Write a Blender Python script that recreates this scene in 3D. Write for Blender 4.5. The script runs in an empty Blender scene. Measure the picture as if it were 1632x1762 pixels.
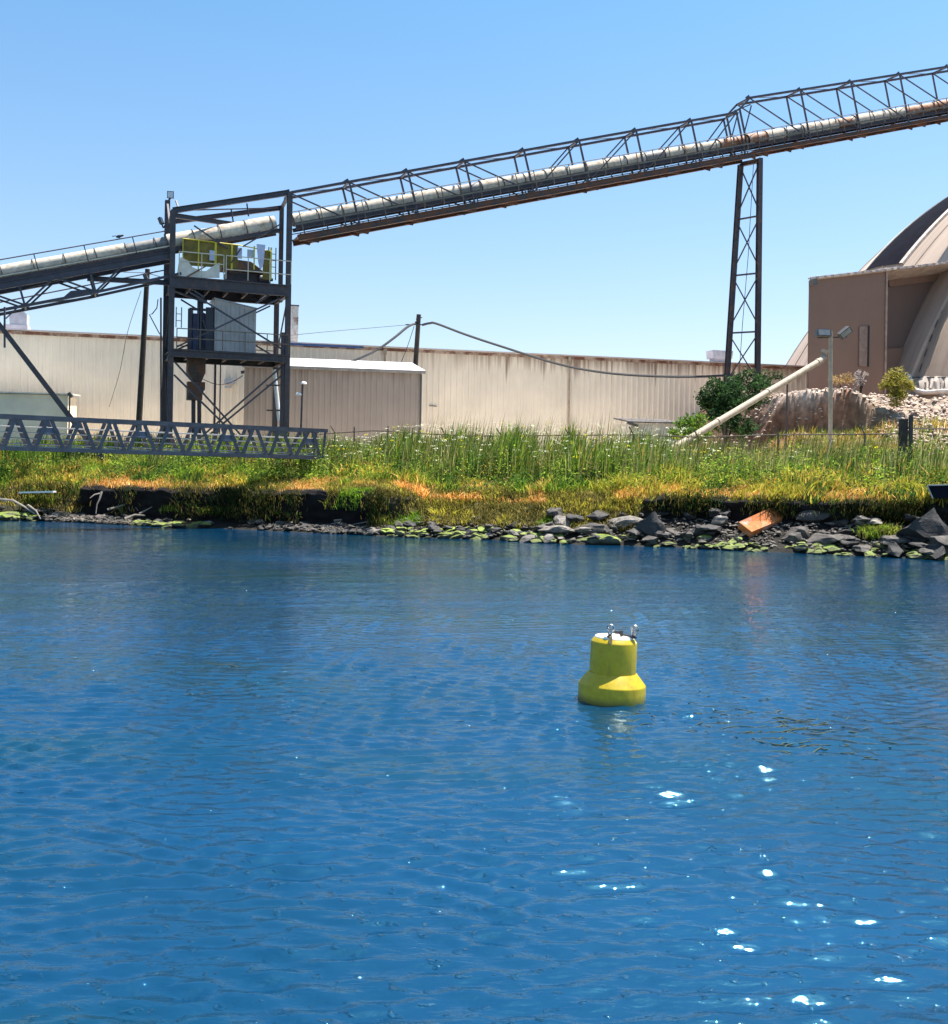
import bpy, math, random
import numpy as np
from mathutils import Vector, Matrix
R = math.radians
random.seed(7); rng = np.random.default_rng(11)
scn = bpy.context.scene
col = scn.collection

# ------------------------------------------------------------------ camera
FPX, ROLL, HOR, CAMZ = 1750.0, R(0.9), 800.0, 4.0
cam_d = bpy.data.cameras.new('camera'); cam = bpy.data.objects.new('camera', cam_d); col.objects.link(cam)
cam.location = (0, 0, CAMZ)
cam.rotation_euler = (Matrix.Rotation(R(90), 3, 'X') @ Matrix.Rotation(ROLL, 3, 'Z')).to_euler()
cam_d.sensor_fit = 'HORIZONTAL'; cam_d.sensor_width = 36.0; cam_d.lens = 36.0 * FPX / 1632
cam_d.shift_y = -(881 - HOR) / 1632
cam_d.clip_start = 0.1; cam_d.clip_end = 6000
scn.camera = cam

# ------------------------------------------------------------------ sky, sun, exposure
SUN_EL, SUN_AZ = R(71), R(62)                # azimuth clockwise from +Y (straight ahead)
world = bpy.data.worlds.new('World'); scn.world = world; world.use_nodes = True
wn = world.node_tree.nodes; wl = world.node_tree.links
sky = wn.new('ShaderNodeTexSky'); sky.sky_type = 'NISHITA'; sky.sun_disc = False
sky.sun_elevation = SUN_EL; sky.sun_rotation = SUN_AZ
sky.air_density = 1.0; sky.dust_density = 1.3; sky.ozone_density = 3.0; sky.altitude = 0
bg = wn['Background']; bg.inputs['Strength'].default_value = 0.082
tint = wn.new('ShaderNodeMixRGB'); tint.blend_type = 'MULTIPLY'; tint.inputs['Fac'].default_value = 1.0; 
gco = wn.new('ShaderNodeTexCoord'); gsp = wn.new('ShaderNodeSeparateXYZ'); grp_ = wn.new('ShaderNodeValToRGB')
wl.new(gco.outputs['Generated'], gsp.inputs[0]); wl.new(gsp.outputs['Z'], grp_.inputs['Fac']); wl.new(grp_.outputs['Color'], tint.inputs['Color2'])
for el_, (p_, c_) in zip((grp_.color_ramp.elements[0], grp_.color_ramp.elements[1]), ((0.03, (1.2, 1.06, 1.02, 1)), (.42, (.70, 1.03, 1.09, 1)))): el_.position = p_; el_.color = c_
wl.new(sky.outputs['Color'], tint.inputs['Color1']); wl.new(tint.outputs['Color'], bg.inputs['Color'])
sd = bpy.data.lights.new('sun', 'SUN'); sd.energy = 5.0; sd.angle = R(0.5); sd.color = (1.0, 0.95, 0.87)
sun = bpy.data.objects.new('sun', sd); col.objects.link(sun)
SUN = Vector((math.sin(SUN_AZ) * math.cos(SUN_EL), math.cos(SUN_AZ) * math.cos(SUN_EL), math.sin(SUN_EL)))
sun.rotation_euler = SUN.to_track_quat('Z', 'Y').to_euler(); sun.location = SUN * 200
vs = scn.view_settings; scn.display_settings.display_device = 'sRGB'
vs.view_transform = 'Standard'; vs.look = 'None'; vs.gamma = 1.0; vs.exposure = 1.27; vs.use_curve_mapping = False
scn.cycles.use_denoising = True; scn.cycles.use_adaptive_sampling = False
scn.cycles.max_bounces = 6; scn.cycles.sample_clamp_indirect = 6

# ------------------------------------------------------------------ pixel (of the 1632x1762 photo) <-> world
CR, SR = math.cos(ROLL), math.sin(ROLL)
def ray(px, py):
    dx, dy = px - 816, HOR - py
    return (dx * CR - dy * SR) / FPX, (dx * SR + dy * CR) / FPX
def W(px, py, Y):
    a, b = ray(px, py)
    return Vector((a * Y, Y, CAMZ + b * Y))
def proj(P):
    a, b = P[0] / P[1] * FPX, (P[2] - CAMZ) / P[1] * FPX
    return 816 + a * CR + b * SR, HOR - (-a * SR + b * CR)
class Plane:
    """vertical plane through the ray of px at depth Y, running at a yaw; w is the offset behind it"""
    def __init__(s, px, py, Y, yaw):
        s.o = W(px, py, Y); s.yaw = R(yaw)
        s.t = Vector((math.cos(s.yaw), math.sin(s.yaw), 0)); s.n = Vector((-math.sin(s.yaw), math.cos(s.yaw), 0))
    def __call__(s, px, py, w=0.0):
        a, b = ray(px, py); o = s.o + s.n * w
        Y = (o.x * s.n.x + o.y * s.n.y) / (a * s.n.x + s.n.y)
        return Vector((a * Y, Y, CAMZ + b * Y))
    def at(s, px, z, w=0.0):                  # same column, given height
        p = s(px, 800, w); return Vector((p.x, p.y, z))
    def s_of(s, P): return (P - s.o).dot(s.t)

# ------------------------------------------------------------------ noise
def vnoise(x, y, seed=0):
    x = np.asarray(x, float); y = np.asarray(y, float)
    xi = np.floor(x).astype(int); yi = np.floor(y).astype(int); fx = x - xi; fy = y - yi
    fx = fx * fx * (3 - 2 * fx); fy = fy * fy * (3 - 2 * fy)
    def h(a, b):
        v = np.sin(a * 127.1 + b * 311.7 + seed * 74.7) * 43758.5453
        return v - np.floor(v)
    return (h(xi, yi) * (1 - fx) + h(xi + 1, yi) * fx) * (1 - fy) + (h(xi, yi + 1) * (1 - fx) + h(xi + 1, yi + 1) * fx) * fy
def fbm(x, y, seed=0, o=4):
    t = 0; a = .5
    for i in range(o):
        t = t + a * vnoise(x * 2 ** i, y * 2 ** i, seed + i); a *= .5
    return t / (1 - .5 ** o)
def sstep(a, b, x):
    t = np.clip((x - a) / (b - a), 0, 1); return t * t * (3 - 2 * t)

# ------------------------------------------------------------------ materials
def lin(r, g, b):
    f = lambda c: c / 12.92 if c <= .04045 else ((c + .055) / 1.055) ** 2.4
    return tuple(f(v / 255) for v in (r, g, b))
class NT:
    def __init__(s, name):
        s.m = bpy.data.materials.new(name); s.m.use_nodes = True
        s.t = s.m.node_tree; s.n = s.t.nodes; s.l = s.t.links; s.b = s.n['Principled BSDF']
    def new(s, k, **kw):
        n = s.n.new('ShaderNode' + k)
        for a, v in kw.items(): setattr(n, a, v)
        return n
    def noise(s, scale, vec=None, detail=4, rough=.55, mscale=None):
        n = s.new('TexNoise'); n.inputs['Scale'].default_value = scale; n.inputs['Detail'].default_value = detail
        n.inputs['Roughness'].default_value = rough
        if vec is None: vec = s.pos()
        if mscale:
            mp = s.new('Mapping'); mp.inputs['Scale'].default_value = mscale; s.l.new(vec, mp.inputs['Vector']); vec = mp.outputs['Vector']
        s.l.new(vec, n.inputs['Vector']); return n.outputs['Fac']
    def pos(s): return s.new('NewGeometry').outputs['Position']
    def ramp(s, fac, stops):
        r = s.new('ValToRGB'); e = r.color_ramp.elements
        while len(e) < len(stops): e.new(.5)
        for i, (p, c) in enumerate(stops):
            e[i].position = p; e[i].color = (*c, 1) if not isinstance(c, (int, float)) else (c, c, c, 1)
        s.l.new(fac, r.inputs['Fac']); return r.outputs['Color']
    def mix(s, fac, a, b, mode='MIX'):
        m = s.new('MixRGB', blend_type=mode)
        for k, v in (('Fac', fac), ('Color1', a), ('Color2', b)):
            if hasattr(v, 'links') or hasattr(v, 'is_linked'): s.l.new(v, m.inputs[k])
            elif isinstance(v, (int, float)): m.inputs[k].default_value = v
            else: m.inputs[k].default_value = (*v, 1)
        return m.outputs['Color']
    def math(s, op, a, b=0.0):
        m = s.new('Math', operation=op)
        for i, v in enumerate((a, b)):
            if hasattr(v, 'is_linked'): s.l.new(v, m.inputs[i])
            else: m.inputs[i].default_value = v
        return m.outputs[0]
    def base(s, c): s.l.new(c, s.b.inputs['Base Color'])
    def bump(s, h, strength=.3, dist=.05):
        n = s.new('Bump'); n.inputs['Strength'].default_value = strength; n.inputs['Distance'].default_value = dist
        s.l.new(h, n.inputs['Height']); s.l.new(n.outputs['Normal'], s.b.inputs['Normal'])
def plain(name, c, rough=.6, metal=0., var=.25, scale=2., bump=.15):
    t = NT(name); f = t.noise(scale)
    t.base(t.ramp(f, [(.3, tuple(v * (1 - var) for v in c)), (.7, tuple(min(1, v * (1 + var)) for v in c))]))
    t.b.inputs['Roughness'].default_value = rough; t.b.inputs['Metallic'].default_value = metal
    if bump: t.bump(t.noise(scale * 8), bump, .02)
    return t.m
def rusty(name, c, rust, amount=.5, scale=1.5, rough=.65, metal=0.):
    t = NT(name); f = t.noise(scale, detail=8, rough=.7); g = t.noise(scale * 3)
    a = t.ramp(g, [(.3, tuple(v * .75 for v in c)), (.7, tuple(min(1, v * 1.2) for v in c))])
    k = t.ramp(f, [(amount - .04, 1.), (amount + .05, 0.)]) if False else t.ramp(f, [(max(0, 1 - amount - .06), 0.), (min(1, 1 - amount + .05), 1.)])
    t.base(t.mix(k, a, rust)); t.b.inputs['Roughness'].default_value = rough; t.b.inputs['Metallic'].default_value = metal
    t.bump(t.noise(scale * 10), .2, .02); return t.m
def attr_mat(name, rough=.9, trans=0., var=.25, scale=3., bump=0., bscale=4.):
    t = NT(name); a = t.new('Attribute', attribute_name='Col')
    f = t.noise(scale, detail=5)
    c = t.mix(1., a.outputs['Color'], t.ramp(f, [(.3, 1 - var), (.7, 1.)]), 'MULTIPLY')
    t.base(c); t.b.inputs['Roughness'].default_value = rough
    t.b.inputs['Specular IOR Level'].default_value = .15
    if bump: t.bump(t.noise(bscale, detail=6), bump, .1)
    if trans:
        tr = t.new('BsdfTranslucent'); t.l.new(c, tr.inputs['Color'])
        mx = t.new('MixShader'); mx.inputs[0].default_value = trans
        t.l.new(t.b.outputs[0], mx.inputs[1]); t.l.new(tr.outputs[0], mx.inputs[2])
        t.l.new(mx.outputs[0], t.n['Material Output'].inputs['Surface'])
    return t.m

STEEL = rusty('dark_painted_steel', (.056, .048, .062), (.075, .045, .035), .3, .8, .5)
STEEL_B = rusty('rusty_dark_steel', (.062, .050, .056), (.12, .068, .047), .4, .9, .7)
BROWN = rusty('rust_brown_beam', (.075, .055, .05), (.15, .06, .03), .5, 1.2, .75)
GALV = rusty('galvanised_cover', (.60, .51, .41), (.38, .27, .19), .40, 1.1, .9)
GALV.node_tree.nodes['Principled BSDF'].inputs['Specular IOR Level'].default_value = .15
GALV_R = rusty('rusted_cover', (.45, .36, .30), (.30, .12, .05), .55, 1.2, .7)
GALV_D = plain('dark_grey_cover', (.24, .22, .20), .6, 0, .35, 3)  # darker grey tone for a few closed cover panels
RAILM = plain('weathered_handrail', (.16, .12, .09), .7, 0, .3, 4)
CREAMR = plain('cream_handrail', (.62, .52, .40), .6, 0, .2, 4)
YELLOW = plain('yellow_guard_paint', (.62, .48, .03), .5, 0, .2, 5)
OLIVE = plain('olive_mesh_guard', (.20, .135, .018), .7, 0, .35, 2)
CREAM = plain('cream_sheet_metal', (.75, .66, .55), .6, 0, .12, 2)
WHITE = plain('white_paint', (.8, .8, .8), .5, 0, .06, 3)
LAV = plain('pale_blue_panel', (.50, .50, .66), .5, 0, .12, 4)
RUSTY = rusty('rusty_plate', (.13, .07, .045), (.22, .10, .05), .5, 2)
CONC = plain('pipe_tan', (.40, .315, .235), .75, 0, .2, 3)
GANG = plain('weathered_aluminium', (.078, .07, .084), .55, .0, .3, 2.5)
WOOD = plain('creosoted_wood', (.045, .034, .028), .85, 0, .35, 3)
CABLE = plain('black_cable', (.03, .03, .035), .6)
GREYM = plain('grey_sheet', (.42, .43, .47), .5, 0, .15, 2)
LAMPM = plain('lamp_housing', (.09, .085, .08), .5)
LENS = plain('lamp_glass', (.65, .68, .72), .15, 0, .08, 6, 0)

# ------------------------------------------------------------------ mesh builder and scene tree
class MB:
    def __init__(s): s.v = []; s.f = []
    def add(s, vs, fs):
        o = len(s.v); s.v += [tuple(p) for p in vs]; s.f += [tuple(i + o for i in f) for f in fs]; return s
    def bar(s, a, b, w=.1, h=None, up=(0, 0, 1)):
        a = Vector(a); b = Vector(b); h = w if h is None else h; d = (b - a)
        if d.length < 1e-6: return s
        d.normalize(); u = Vector(up)
        if abs(d.dot(u)) > .98: u = Vector((0, 1, 0))
        x = d.cross(u).normalized() * (w / 2); y = x.cross(d).normalized() * (h / 2)
        vs = [p + i * x + j * y for p in (a, b) for i, j in ((-1, -1), (1, -1), (1, 1), (-1, 1))]
        return s.add(vs, [(0, 1, 2, 3), (7, 6, 5, 4), (0, 4, 5, 1), (1, 5, 6, 2), (2, 6, 7, 3), (3, 7, 4, 0)])
    def ibeam(s, a, b, w=.2, h=.3, up=(0, 0, 1), tk=.03):
        a = Vector(a); b = Vector(b); d = (b - a).normalized(); u = Vector(up)
        if abs(d.dot(u)) > .98: u = Vector((0, 1, 0))
        x = d.cross(u).normalized(); y = x.cross(d).normalized()
        s.bar(a + y * (h / 2 - tk / 2), b + y * (h / 2 - tk / 2), w, tk, y); s.bar(a - y * (h / 2 - tk / 2), b - y * (h / 2 - tk / 2), w, tk, y)
        return s.bar(a, b, tk, h - 2 * tk, y)
    def box8(s, P): return s.add(P, [(3, 2, 1, 0), (4, 5, 6, 7), (0, 1, 5, 4), (1, 2, 6, 5), (2, 3, 7, 6), (3, 0, 4, 7)])
    def quadbox(s, a, b, c, d, t):              # a slab: quad a b c d pushed by vector t
        q = [Vector(p) for p in (a, b, c, d)]; return s.box8(q + [p + Vector(t) for p in q])
    def prism(s, pts, t):
        n = len(pts); t = Vector(t); pts = [Vector(p) for p in pts]
        return s.add(pts + [p + t for p in pts], [tuple(range(n - 1, -1, -1)), tuple(range(n, 2 * n))] + [(i, (i + 1) % n, n + (i + 1) % n, n + i) for i in range(n)])
    def tube(s, pts, r=.03, n=6, cap=True, r2=None):
        pts = [Vector(p) for p in pts]; m = len(pts); vs = []
        for i, p in enumerate(pts):
            d = (pts[min(i + 1, m - 1)] - pts[max(i - 1, 0)]).normalized()
            u = Vector((0, 0, 1)) if abs(d.z) < .95 else Vector((0, 1, 0))
            x = d.cross(u).normalized(); y = x.cross(d).normalized()
            rr = r if r2 is None else r + (r2 - r) * i / (m - 1)
            vs += [p + rr * (math.cos(2 * math.pi * k / n) * x + math.sin(2 * math.pi * k / n) * y) for k in range(n)]
        fs = [(i * n + k, i * n + (k + 1) % n, (i + 1) * n + (k + 1) % n, (i + 1) * n + k) for i in range(m - 1) for k in range(n)]
        if cap: fs += [tuple(range(n - 1, -1, -1)), tuple(range((m - 1) * n, m * n))]
        return s.add(vs, fs)
    def lathe(s, prof, c=(0, 0, 0), n=48, M=None):
        c = Vector(c); vs = []
        for r, z in prof:
            for k in range(n):
                p = Vector((r * math.cos(2 * math.pi * k / n), r * math.sin(2 * math.pi * k / n), z))
                vs.append(c + (M @ p if M else p))
        m = len(prof)
        fs = [(i * n + k, i * n + (k + 1) % n, (i + 1) * n + (k + 1) % n, (i + 1) * n + k) for i in range(m - 1) for k in range(n)]
        fs += [tuple(range(n - 1, -1, -1)), tuple(range((m - 1) * n, m * n))]
        return s.add(vs, fs)
    def build(s, name, m, parent=None, label=None, smooth=False, flip=True):
        off = Vector((0, 0, 0)); p = parent
        while p is not None: off += Vector(p.location); p = p.parent
        me = bpy.data.meshes.new(name); me.from_pydata([tuple(Vector(v) - off) for v in s.v], [], s.f); me.update()
        import bmesh
        b = bmesh.new(); b.from_mesh(me); bmesh.ops.recalc_face_normals(b, faces=b.faces); b.to_mesh(me); b.free()
        if smooth:
            me.polygons.foreach_set('use_smooth', [True] * len(me.polygons))
            me.set_sharp_from_angle(angle=R(35))
        me.materials.append(m)
        o = bpy.data.objects.new(name, me); col.objects.link(o)
        if parent: o.parent = parent
        if label: o['label'] = label
        return o
def tag(o, label, cat, group=None, kind=None):
    o['label'] = label; o['category'] = cat
    if group: o['group'] = group
    if kind: o['kind'] = kind
    return o
def thing(name, label, cat, loc, group=None):
    o = bpy.data.objects.new(name, None); o.location = Vector(loc); o.empty_display_size = .5; col.objects.link(o)
    return tag(o, label, cat, group)
def np_mesh(name, V, F4, m, colors=None, smooth=False, F3=None):
    """V (n,3), F4 (m,4) and/or F3 (k,3); colors (n,3) become the point attribute Col"""
    me = bpy.data.meshes.new(name); V = np.asarray(V, np.float32)
    loops = []; starts = []; tot = 0
    for F in (F4, F3):
        if F is None or len(F) == 0: continue
        F = np.asarray(F, np.int32); k = F.shape[1]; loops.append(F.ravel()); starts.append(tot + np.arange(len(F)) * k); tot += F.size
    loops = np.concatenate(loops); starts = np.concatenate(starts).astype(np.int32)
    me.vertices.add(len(V)); me.vertices.foreach_set('co', V.ravel())
    me.loops.add(len(loops)); me.loops.foreach_set('vertex_index', loops.astype(np.int32))
    me.polygons.add(len(starts)); me.polygons.foreach_set('loop_start', starts)
    me.update(calc_edges=True)
    if smooth: me.polygons.foreach_set('use_smooth', np.ones(len(starts), bool))
    if colors is not None:
        a = me.color_attributes.new('Col', 'FLOAT_COLOR', 'POINT')
        a.data.foreach_set('color', np.concatenate([np.asarray(colors, np.float32), np.ones((len(V), 1), np.float32)], 1).ravel())
    me.materials.append(m); me.validate()
    o = bpy.data.objects.new(name, me); col.objects.link(o); return o
def grid_faces(nu, nv):
    i = np.arange(nu - 1)[:, None] * nv + np.arange(nv - 1)[None, :]
    return np.stack([i, i + nv, i + nv + 1, i + 1], -1).reshape(-1, 4)

# ================================================================== SETTING
# ------------------------------------------------------------------ water
def spaced(a, b, f):
    x = [a]
    while x[-1] < b: x.append(x[-1] + f(x[-1]))
    return np.array(x)
xp = spaced(0, 60, lambda v: .085 if v < 9 else .085 + (v - 9) * .008)
wx = np.concatenate([-xp[:0:-1], xp]); wx = np.concatenate([[-900, -300, -120], wx, [120, 300, 900]])
wy = spaced(3, 76, lambda v: .035 if v < 12 else .035 + (v - 12) * .0046); wy = np.concatenate([[-400, -60, -20, -6, 0], wy])
WX, WY = np.meshgrid(wx, wy, indexing='ij')
dxs = np.gradient(wx)[:, None]; dys = np.gradient(wy)[None, :]
H = np.zeros_like(WX); gust = .6 + .8 * fbm(WX * .09 + 5, WY * .16 + 9, 3, 3)
wr = np.random.default_rng(5)
for i in range(46):
    lam = .14 * (10 ** wr.uniform(0, .46)) if i < 34 else (wr.uniform(.5, 1.1) if i < 40 else wr.uniform(1.4, 3.2)); th = R(-86) + wr.normal(0, .46); k = 2 * math.pi / lam
    kx, ky = k * math.cos(th), k * math.sin(th)
    s = .100 if i < 34 else (.014 if i < 40 else .008); a = s / k
    fil = np.clip(1.6 - abs(kx) * dxs / 1.6, 0, 1) * np.clip(1.6 - abs(ky) * dys / 1.6, 0, 1)
    ph = kx * WX + ky * WY + wr.uniform(0, 6.28) + 1.5 * vnoise(WX * .25 / lam ** .5, WY * .25 / lam ** .5, i)
    c = np.sin(ph) - .10 * np.sin(2 * ph)
    H += a * fil * c * np.clip(2.6 * vnoise(WX * .45 + i * 3.1, WY * .8 + i, i + 40) - .85, .06, 1.5) * gust
t = NT('water_surface')
pw = t.pos()
n1 = t.noise(22., pw, 3, .6, (.40, 1., 1.)); n2 = t.noise(8., pw, 2, .5, (.30, 1., 1.)); n5 = t.noise(2.2, pw, 2, .5, (.35, 1., 1.))
ga = t.ramp(t.noise(.22, pw, 3, .6, (.35, 1., 1.)), [(.35, .55), (.65, 1.15)])                       # wind patches
hh = t.math('ADD', t.math('MULTIPLY', n1, .007), t.math('ADD', t.math('MULTIPLY', n2, .019), t.math('MULTIPLY', n5, .012)))
hh = t.math('MULTIPLY', hh, ga)
n4 = t.noise(34., pw, 1, .5, (.4, 1., 1.)); spot = t.ramp(t.noise(9., pw, 2, .5, (.7, 1., 1.)), [(.63, 0.), (.67, 1.)])
hh = t.math('ADD', hh, t.math('MULTIPLY', t.math('MULTIPLY', n4, spot), .026))
t.bump(hh, 1.0, 1.0)
f = t.noise(.16, pw, 4, .6, (.4, 1., 1.))
t.base(t.ramp(f, [(.3, (.0005, .025, .040)), (.5, (.0005, .025, .063)), (.7, (.0006, .034, .088))]))
t.b.inputs['Roughness'].default_value = .04; t.b.inputs['IOR'].default_value = 2.3
t.b.inputs['Specular Tint'].default_value = (.36, .82, 1.0, 1)
WATER = t.m
o = np_mesh('water', np.stack([WX, WY, H], -1).reshape(-1, 3), grid_faces(len(wx), len(wy)), WATER, smooth=True); o['kind'] = 'structure'

# ------------------------------------------------------------------ shore frame (u along the bank, d inland)
SA = math.atan(-.355); ST = np.array([math.cos(SA), math.sin(SA)]); SN = np.array([-math.sin(SA), math.cos(SA)]); S0 = np.array([0., 54.6])
def shore_wob(u): return (fbm(np.asarray(u) * .22 + 40, np.zeros_like(u) + 2, 8, 3) - .5) * 1.6
def sh(u, d):
    u = np.asarray(u, float); d = np.asarray(d, float) + shore_wob(u)
    return S0[0] + u * ST[0] + d * SN[0], S0[1] + u * ST[1] + d * SN[1]
def u_at(px, d):
    a, _ = ray(px, 800 + 60); o = S0 + d * SN
    return (a * o[1] - o[0]) / (ST[0] - a * ST[1])
L_D = [-6, -3, 0, .8, 1.5, 2.0, 1.85, 1.55, 1.45, 1.75, 2.5, 4, 6, 9, 13]
L_Z = [-2, -.9, -.02, .22, .38, .5, 1.0, 1.6, 2.05, 2.3, 2.45, 2.75, 3.1, 3.55, 4.0]
M_D = [-6, -3, 0, .7, 1.3, 1.9, 2.4, 2.9, 3.4, 3.9, 4.5, 5.3, 7, 9.5, 13]
M_Z = [-2, -.9, -.02, .3, .62, .95, 1.3, 1.65, 1.98, 2.25, 2.5, 2.75, 3.1, 3.55, 4.0]
R_D = [-6, -3, 0, .8, 1.6, 2.4, 2.9, 2.75, 2.6, 2.85, 3.4, 4.6, 6.5, 9.5, 13]
R_Z = [-2, -.9, -.02, .4, .8, 1.2, 1.5, 1.9, 2.3, 2.5, 2.65, 2.85, 3.2, 3.6, 4.0]
def prof(u):
    u = np.asarray(u, float)
    wl_ = (1 - sstep(-7, -3.5, u + 1.5 * (vnoise(u * .4, u * 0, 5) - .5))) * sstep(-29.5, -27, u); wr_ = sstep(6.5, 10, u); wm = 1 - wl_ - wr_
    q = lambda A, B, C: wl_[:, None] * np.array(A) + wm[:, None] * np.array(B) + wr_[:, None] * np.array(C)
    return q(L_D, M_D, R_D), q(L_Z, M_Z, R_Z)
SUBS = 5
us = np.arange(-62, 62.01, .22); PD, PZ = prof(us)
DG = np.arange(0, 16.01, .05); ZG = np.zeros((len(us), len(DG)))
for i in range(len(us)):
    lo = [j for j in range(6) if PD[i, j] < PD[i, 8] - .01]; ix = lo + list(range(8, 15)); ZG[i] = np.interp(DG, PD[i, ix], PZ[i, ix])
def hz(u, d):
    """ground height of the bank seen from above"""
    a = np.clip(np.round((np.asarray(u) - us[0]) / .22).astype(int), 0, len(us) - 1); b = np.clip(np.round(np.asarray(d) / .05).astype(int), 0, len(DG) - 1); return ZG[a, b]
def subdiv(A):
    out = []
    for i in range(A.shape[1] - 1):
        for k in range(SUBS): out.append(A[:, i] + (A[:, i + 1] - A[:, i]) * k / SUBS)
    out.append(A[:, -1]); return np.stack(out, 1)
PD, PZ = subdiv(PD), subdiv(PZ)
far = [16, 22, 40, 90, 300, 1500]
nj = PD.shape[1]; jj = np.arange(nj) / SUBS
U = np.repeat(us[:, None], nj, 1)
amp = np.interp(jj, [0, 2, 5, 9, 11, 14], [.05, .16, .32, .34, .22, .1])
PD = PD + amp * 2 * (fbm(U * 1.1, PZ * 1.7 + jj * .3, 21, 4) - .5); PZ = PZ + amp * 1.1 * (fbm(U * 1.3 + 9, PD * 1.3, 33, 4) - .5)
gx, gy = sh(U, PD)
fx, fy = sh(np.repeat(us[:, None], len(far), 1), np.repeat(np.array(far, float)[None], len(us), 0))
gx = np.concatenate([gx, fx], 1); gy = np.concatenate([gy, fy], 1); gz = np.concatenate([PZ, np.full((len(us), len(far)), 4.0)], 1)
JJ = np.concatenate([jj, 15 + np.arange(len(far))])
nn = fbm(np.repeat(us[:, None], len(JJ), 1) * .8, JJ[None] * 1.1 + us[:, None] * 0, 50, 4)
soil = np.array([.022, .018, .018]); gravel = np.array([.03, .026, .022]); mud = np.array([.03, .03, .025]); straw = np.array([.34, .20, .08]); grn = np.array([.07, .075, .02])
cw = lambda a, b: sstep(a, b, JJ)[None, :, None]
C = mud + (gravel - mud) * cw(1.8, 2.6); C = np.broadcast_to(C, gx.shape + (3,)).copy()
C = C * (.45 + 1.1 * nn[..., None])
C = C + (soil - C) * cw(4.2, 5.0); C = C + (straw - C) * cw(9.2, 10.2) * (.55 + .9 * nn[..., None]).clip(0, 1); C = C + (grn - C) * cw(11.2, 12.5)
wmid = ((1 - (1 - sstep(-7, -3.5, us)) * sstep(-29.5, -27, us) - sstep(6.5, 10, us)))[:, None, None] * cw(3, 5) * (1 - cw(9, 11))
C = C + (np.array([.08, .07, .03]) * (.5 + nn[..., None]) - C) * wmid
C = C + (np.array([.74, .66, .55]) * (.85 + .3 * nn[..., None]) - C) * cw(14.6, 16.1)      # unseen pale ground behind the fence, added to bounce warm light onto the walls
# extend sideways to the horizon
ex = lambda A, du: np.concatenate([(A[:1] + du[0]), A, (A[-1:] + du[1])], 0)
gx = ex(gx, (-900 * ST[0], 900 * ST[0])); gy = ex(gy, (-900 * ST[1], 900 * ST[1])); gz = ex(gz, (0, 0)); C = ex(C, (0, 0))
EARTH = attr_mat('bank_soil', .95, 0, .45, 2.2, .8, 5.)
o = np_mesh('riverbank', np.stack([gx, gy, gz], -1).reshape(-1, 3), grid_faces(*gx.shape), EARTH, C.reshape(-1, 3)); o['kind'] = 'structure'

# ------------------------------------------------------------------ earth mound under the dome
def mound(x, y):
    x = np.asarray(x, float); y = np.asarray(y, float)
    yf = np.where(x < 33, 86.5 - (x - 23.6) * .78, 79.2 - (x - 33) * .12)
    yf = yf + (fbm(x * .5, x * 0 + 3, 70, 3) - .5) * 2.2 + (fbm(x * 1.5, y * .8, 75, 4) - .5) * .8
    q = y - yf
    rub = sstep(29.6, 33.2, x + (fbm(y * .6, x * .6, 78, 3) - .5) * 2)                                        # 0 cut face, 1 rubble slope
    apron = 4 + 3.0 * sstep(-13, -.5, q)
    wall = sstep(-.35, .9, q + .25 * np.sin(x * 1.1)) * 3.6
    slope = sstep(-5, 9, q) * 3.6
    top = np.interp(x, [18, 24, 30, 36, 60], [11.0, 11.1, 10.6, 10.1, 9.8])
    h = apron + wall * (1 - rub) + slope * rub
    h = np.minimum(h, top + .15 * np.clip(q, -3, 3) * 0)
    h = h + (fbm(x * 1.3, y * 1.3, 71, 4) - .5) * (.5 + .5 * rub) * sstep(-12, -4, q)
    edge = sstep(20.5, 26.0, x + (fbm(y * .3, x * 0, 77, 2) - .5) * 3)
    return 3.75 + (h - 3.75) * edge, q, rub
mx_ = np.concatenate([np.arange(16, 62, .28), np.arange(62, 200, 4.)]); my_ = np.concatenate([np.arange(62, 96, .28), np.arange(96, 230, 4.)])
MX, MY = np.meshgrid(mx_, my_, indexing='ij'); MZ, Q, RUB = mound(MX, MY)
nn = fbm(MX * 1.7, MY * 1.7, 90, 4)[..., None]
cut = np.array([.36, .185, .115]); topc = np.array([.62, .50, .42]); apr = np.array([.24, .19, .07]); rubc = np.array([.42, .32, .25])
k = lambda v: v[..., None]
C = apr * (.6 + .8 * nn)
C = C + (cut * (.5 + nn) - C) * k(sstep(-1.2, -.1, Q) * (1 - RUB)); C = C + (topc * (.7 + .6 * nn) - C) * k(sstep(.45, .9, Q) * (1 - RUB))
C = C + (rubc * (.5 + nn) - C) * k(RUB * sstep(-7, -3, Q))
C = C + (cut * .6 * (.5 + nn) - C) * k((1 - sstep(24.5, 27.5, MX)) * .9)
o = np_mesh('earth_mound', np.stack([MX, MY, MZ], -1).reshape(-1, 3), grid_faces(len(mx_), len(my_)), attr_mat('mound_soil', .95, 0, .6, 1.6, 1., 2.5), C.reshape(-1, 3)); o['kind'] = 'structure'
def mound_z(x, y): return float(mound(np.array([x]), np.array([y]))[0][0])

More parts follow.
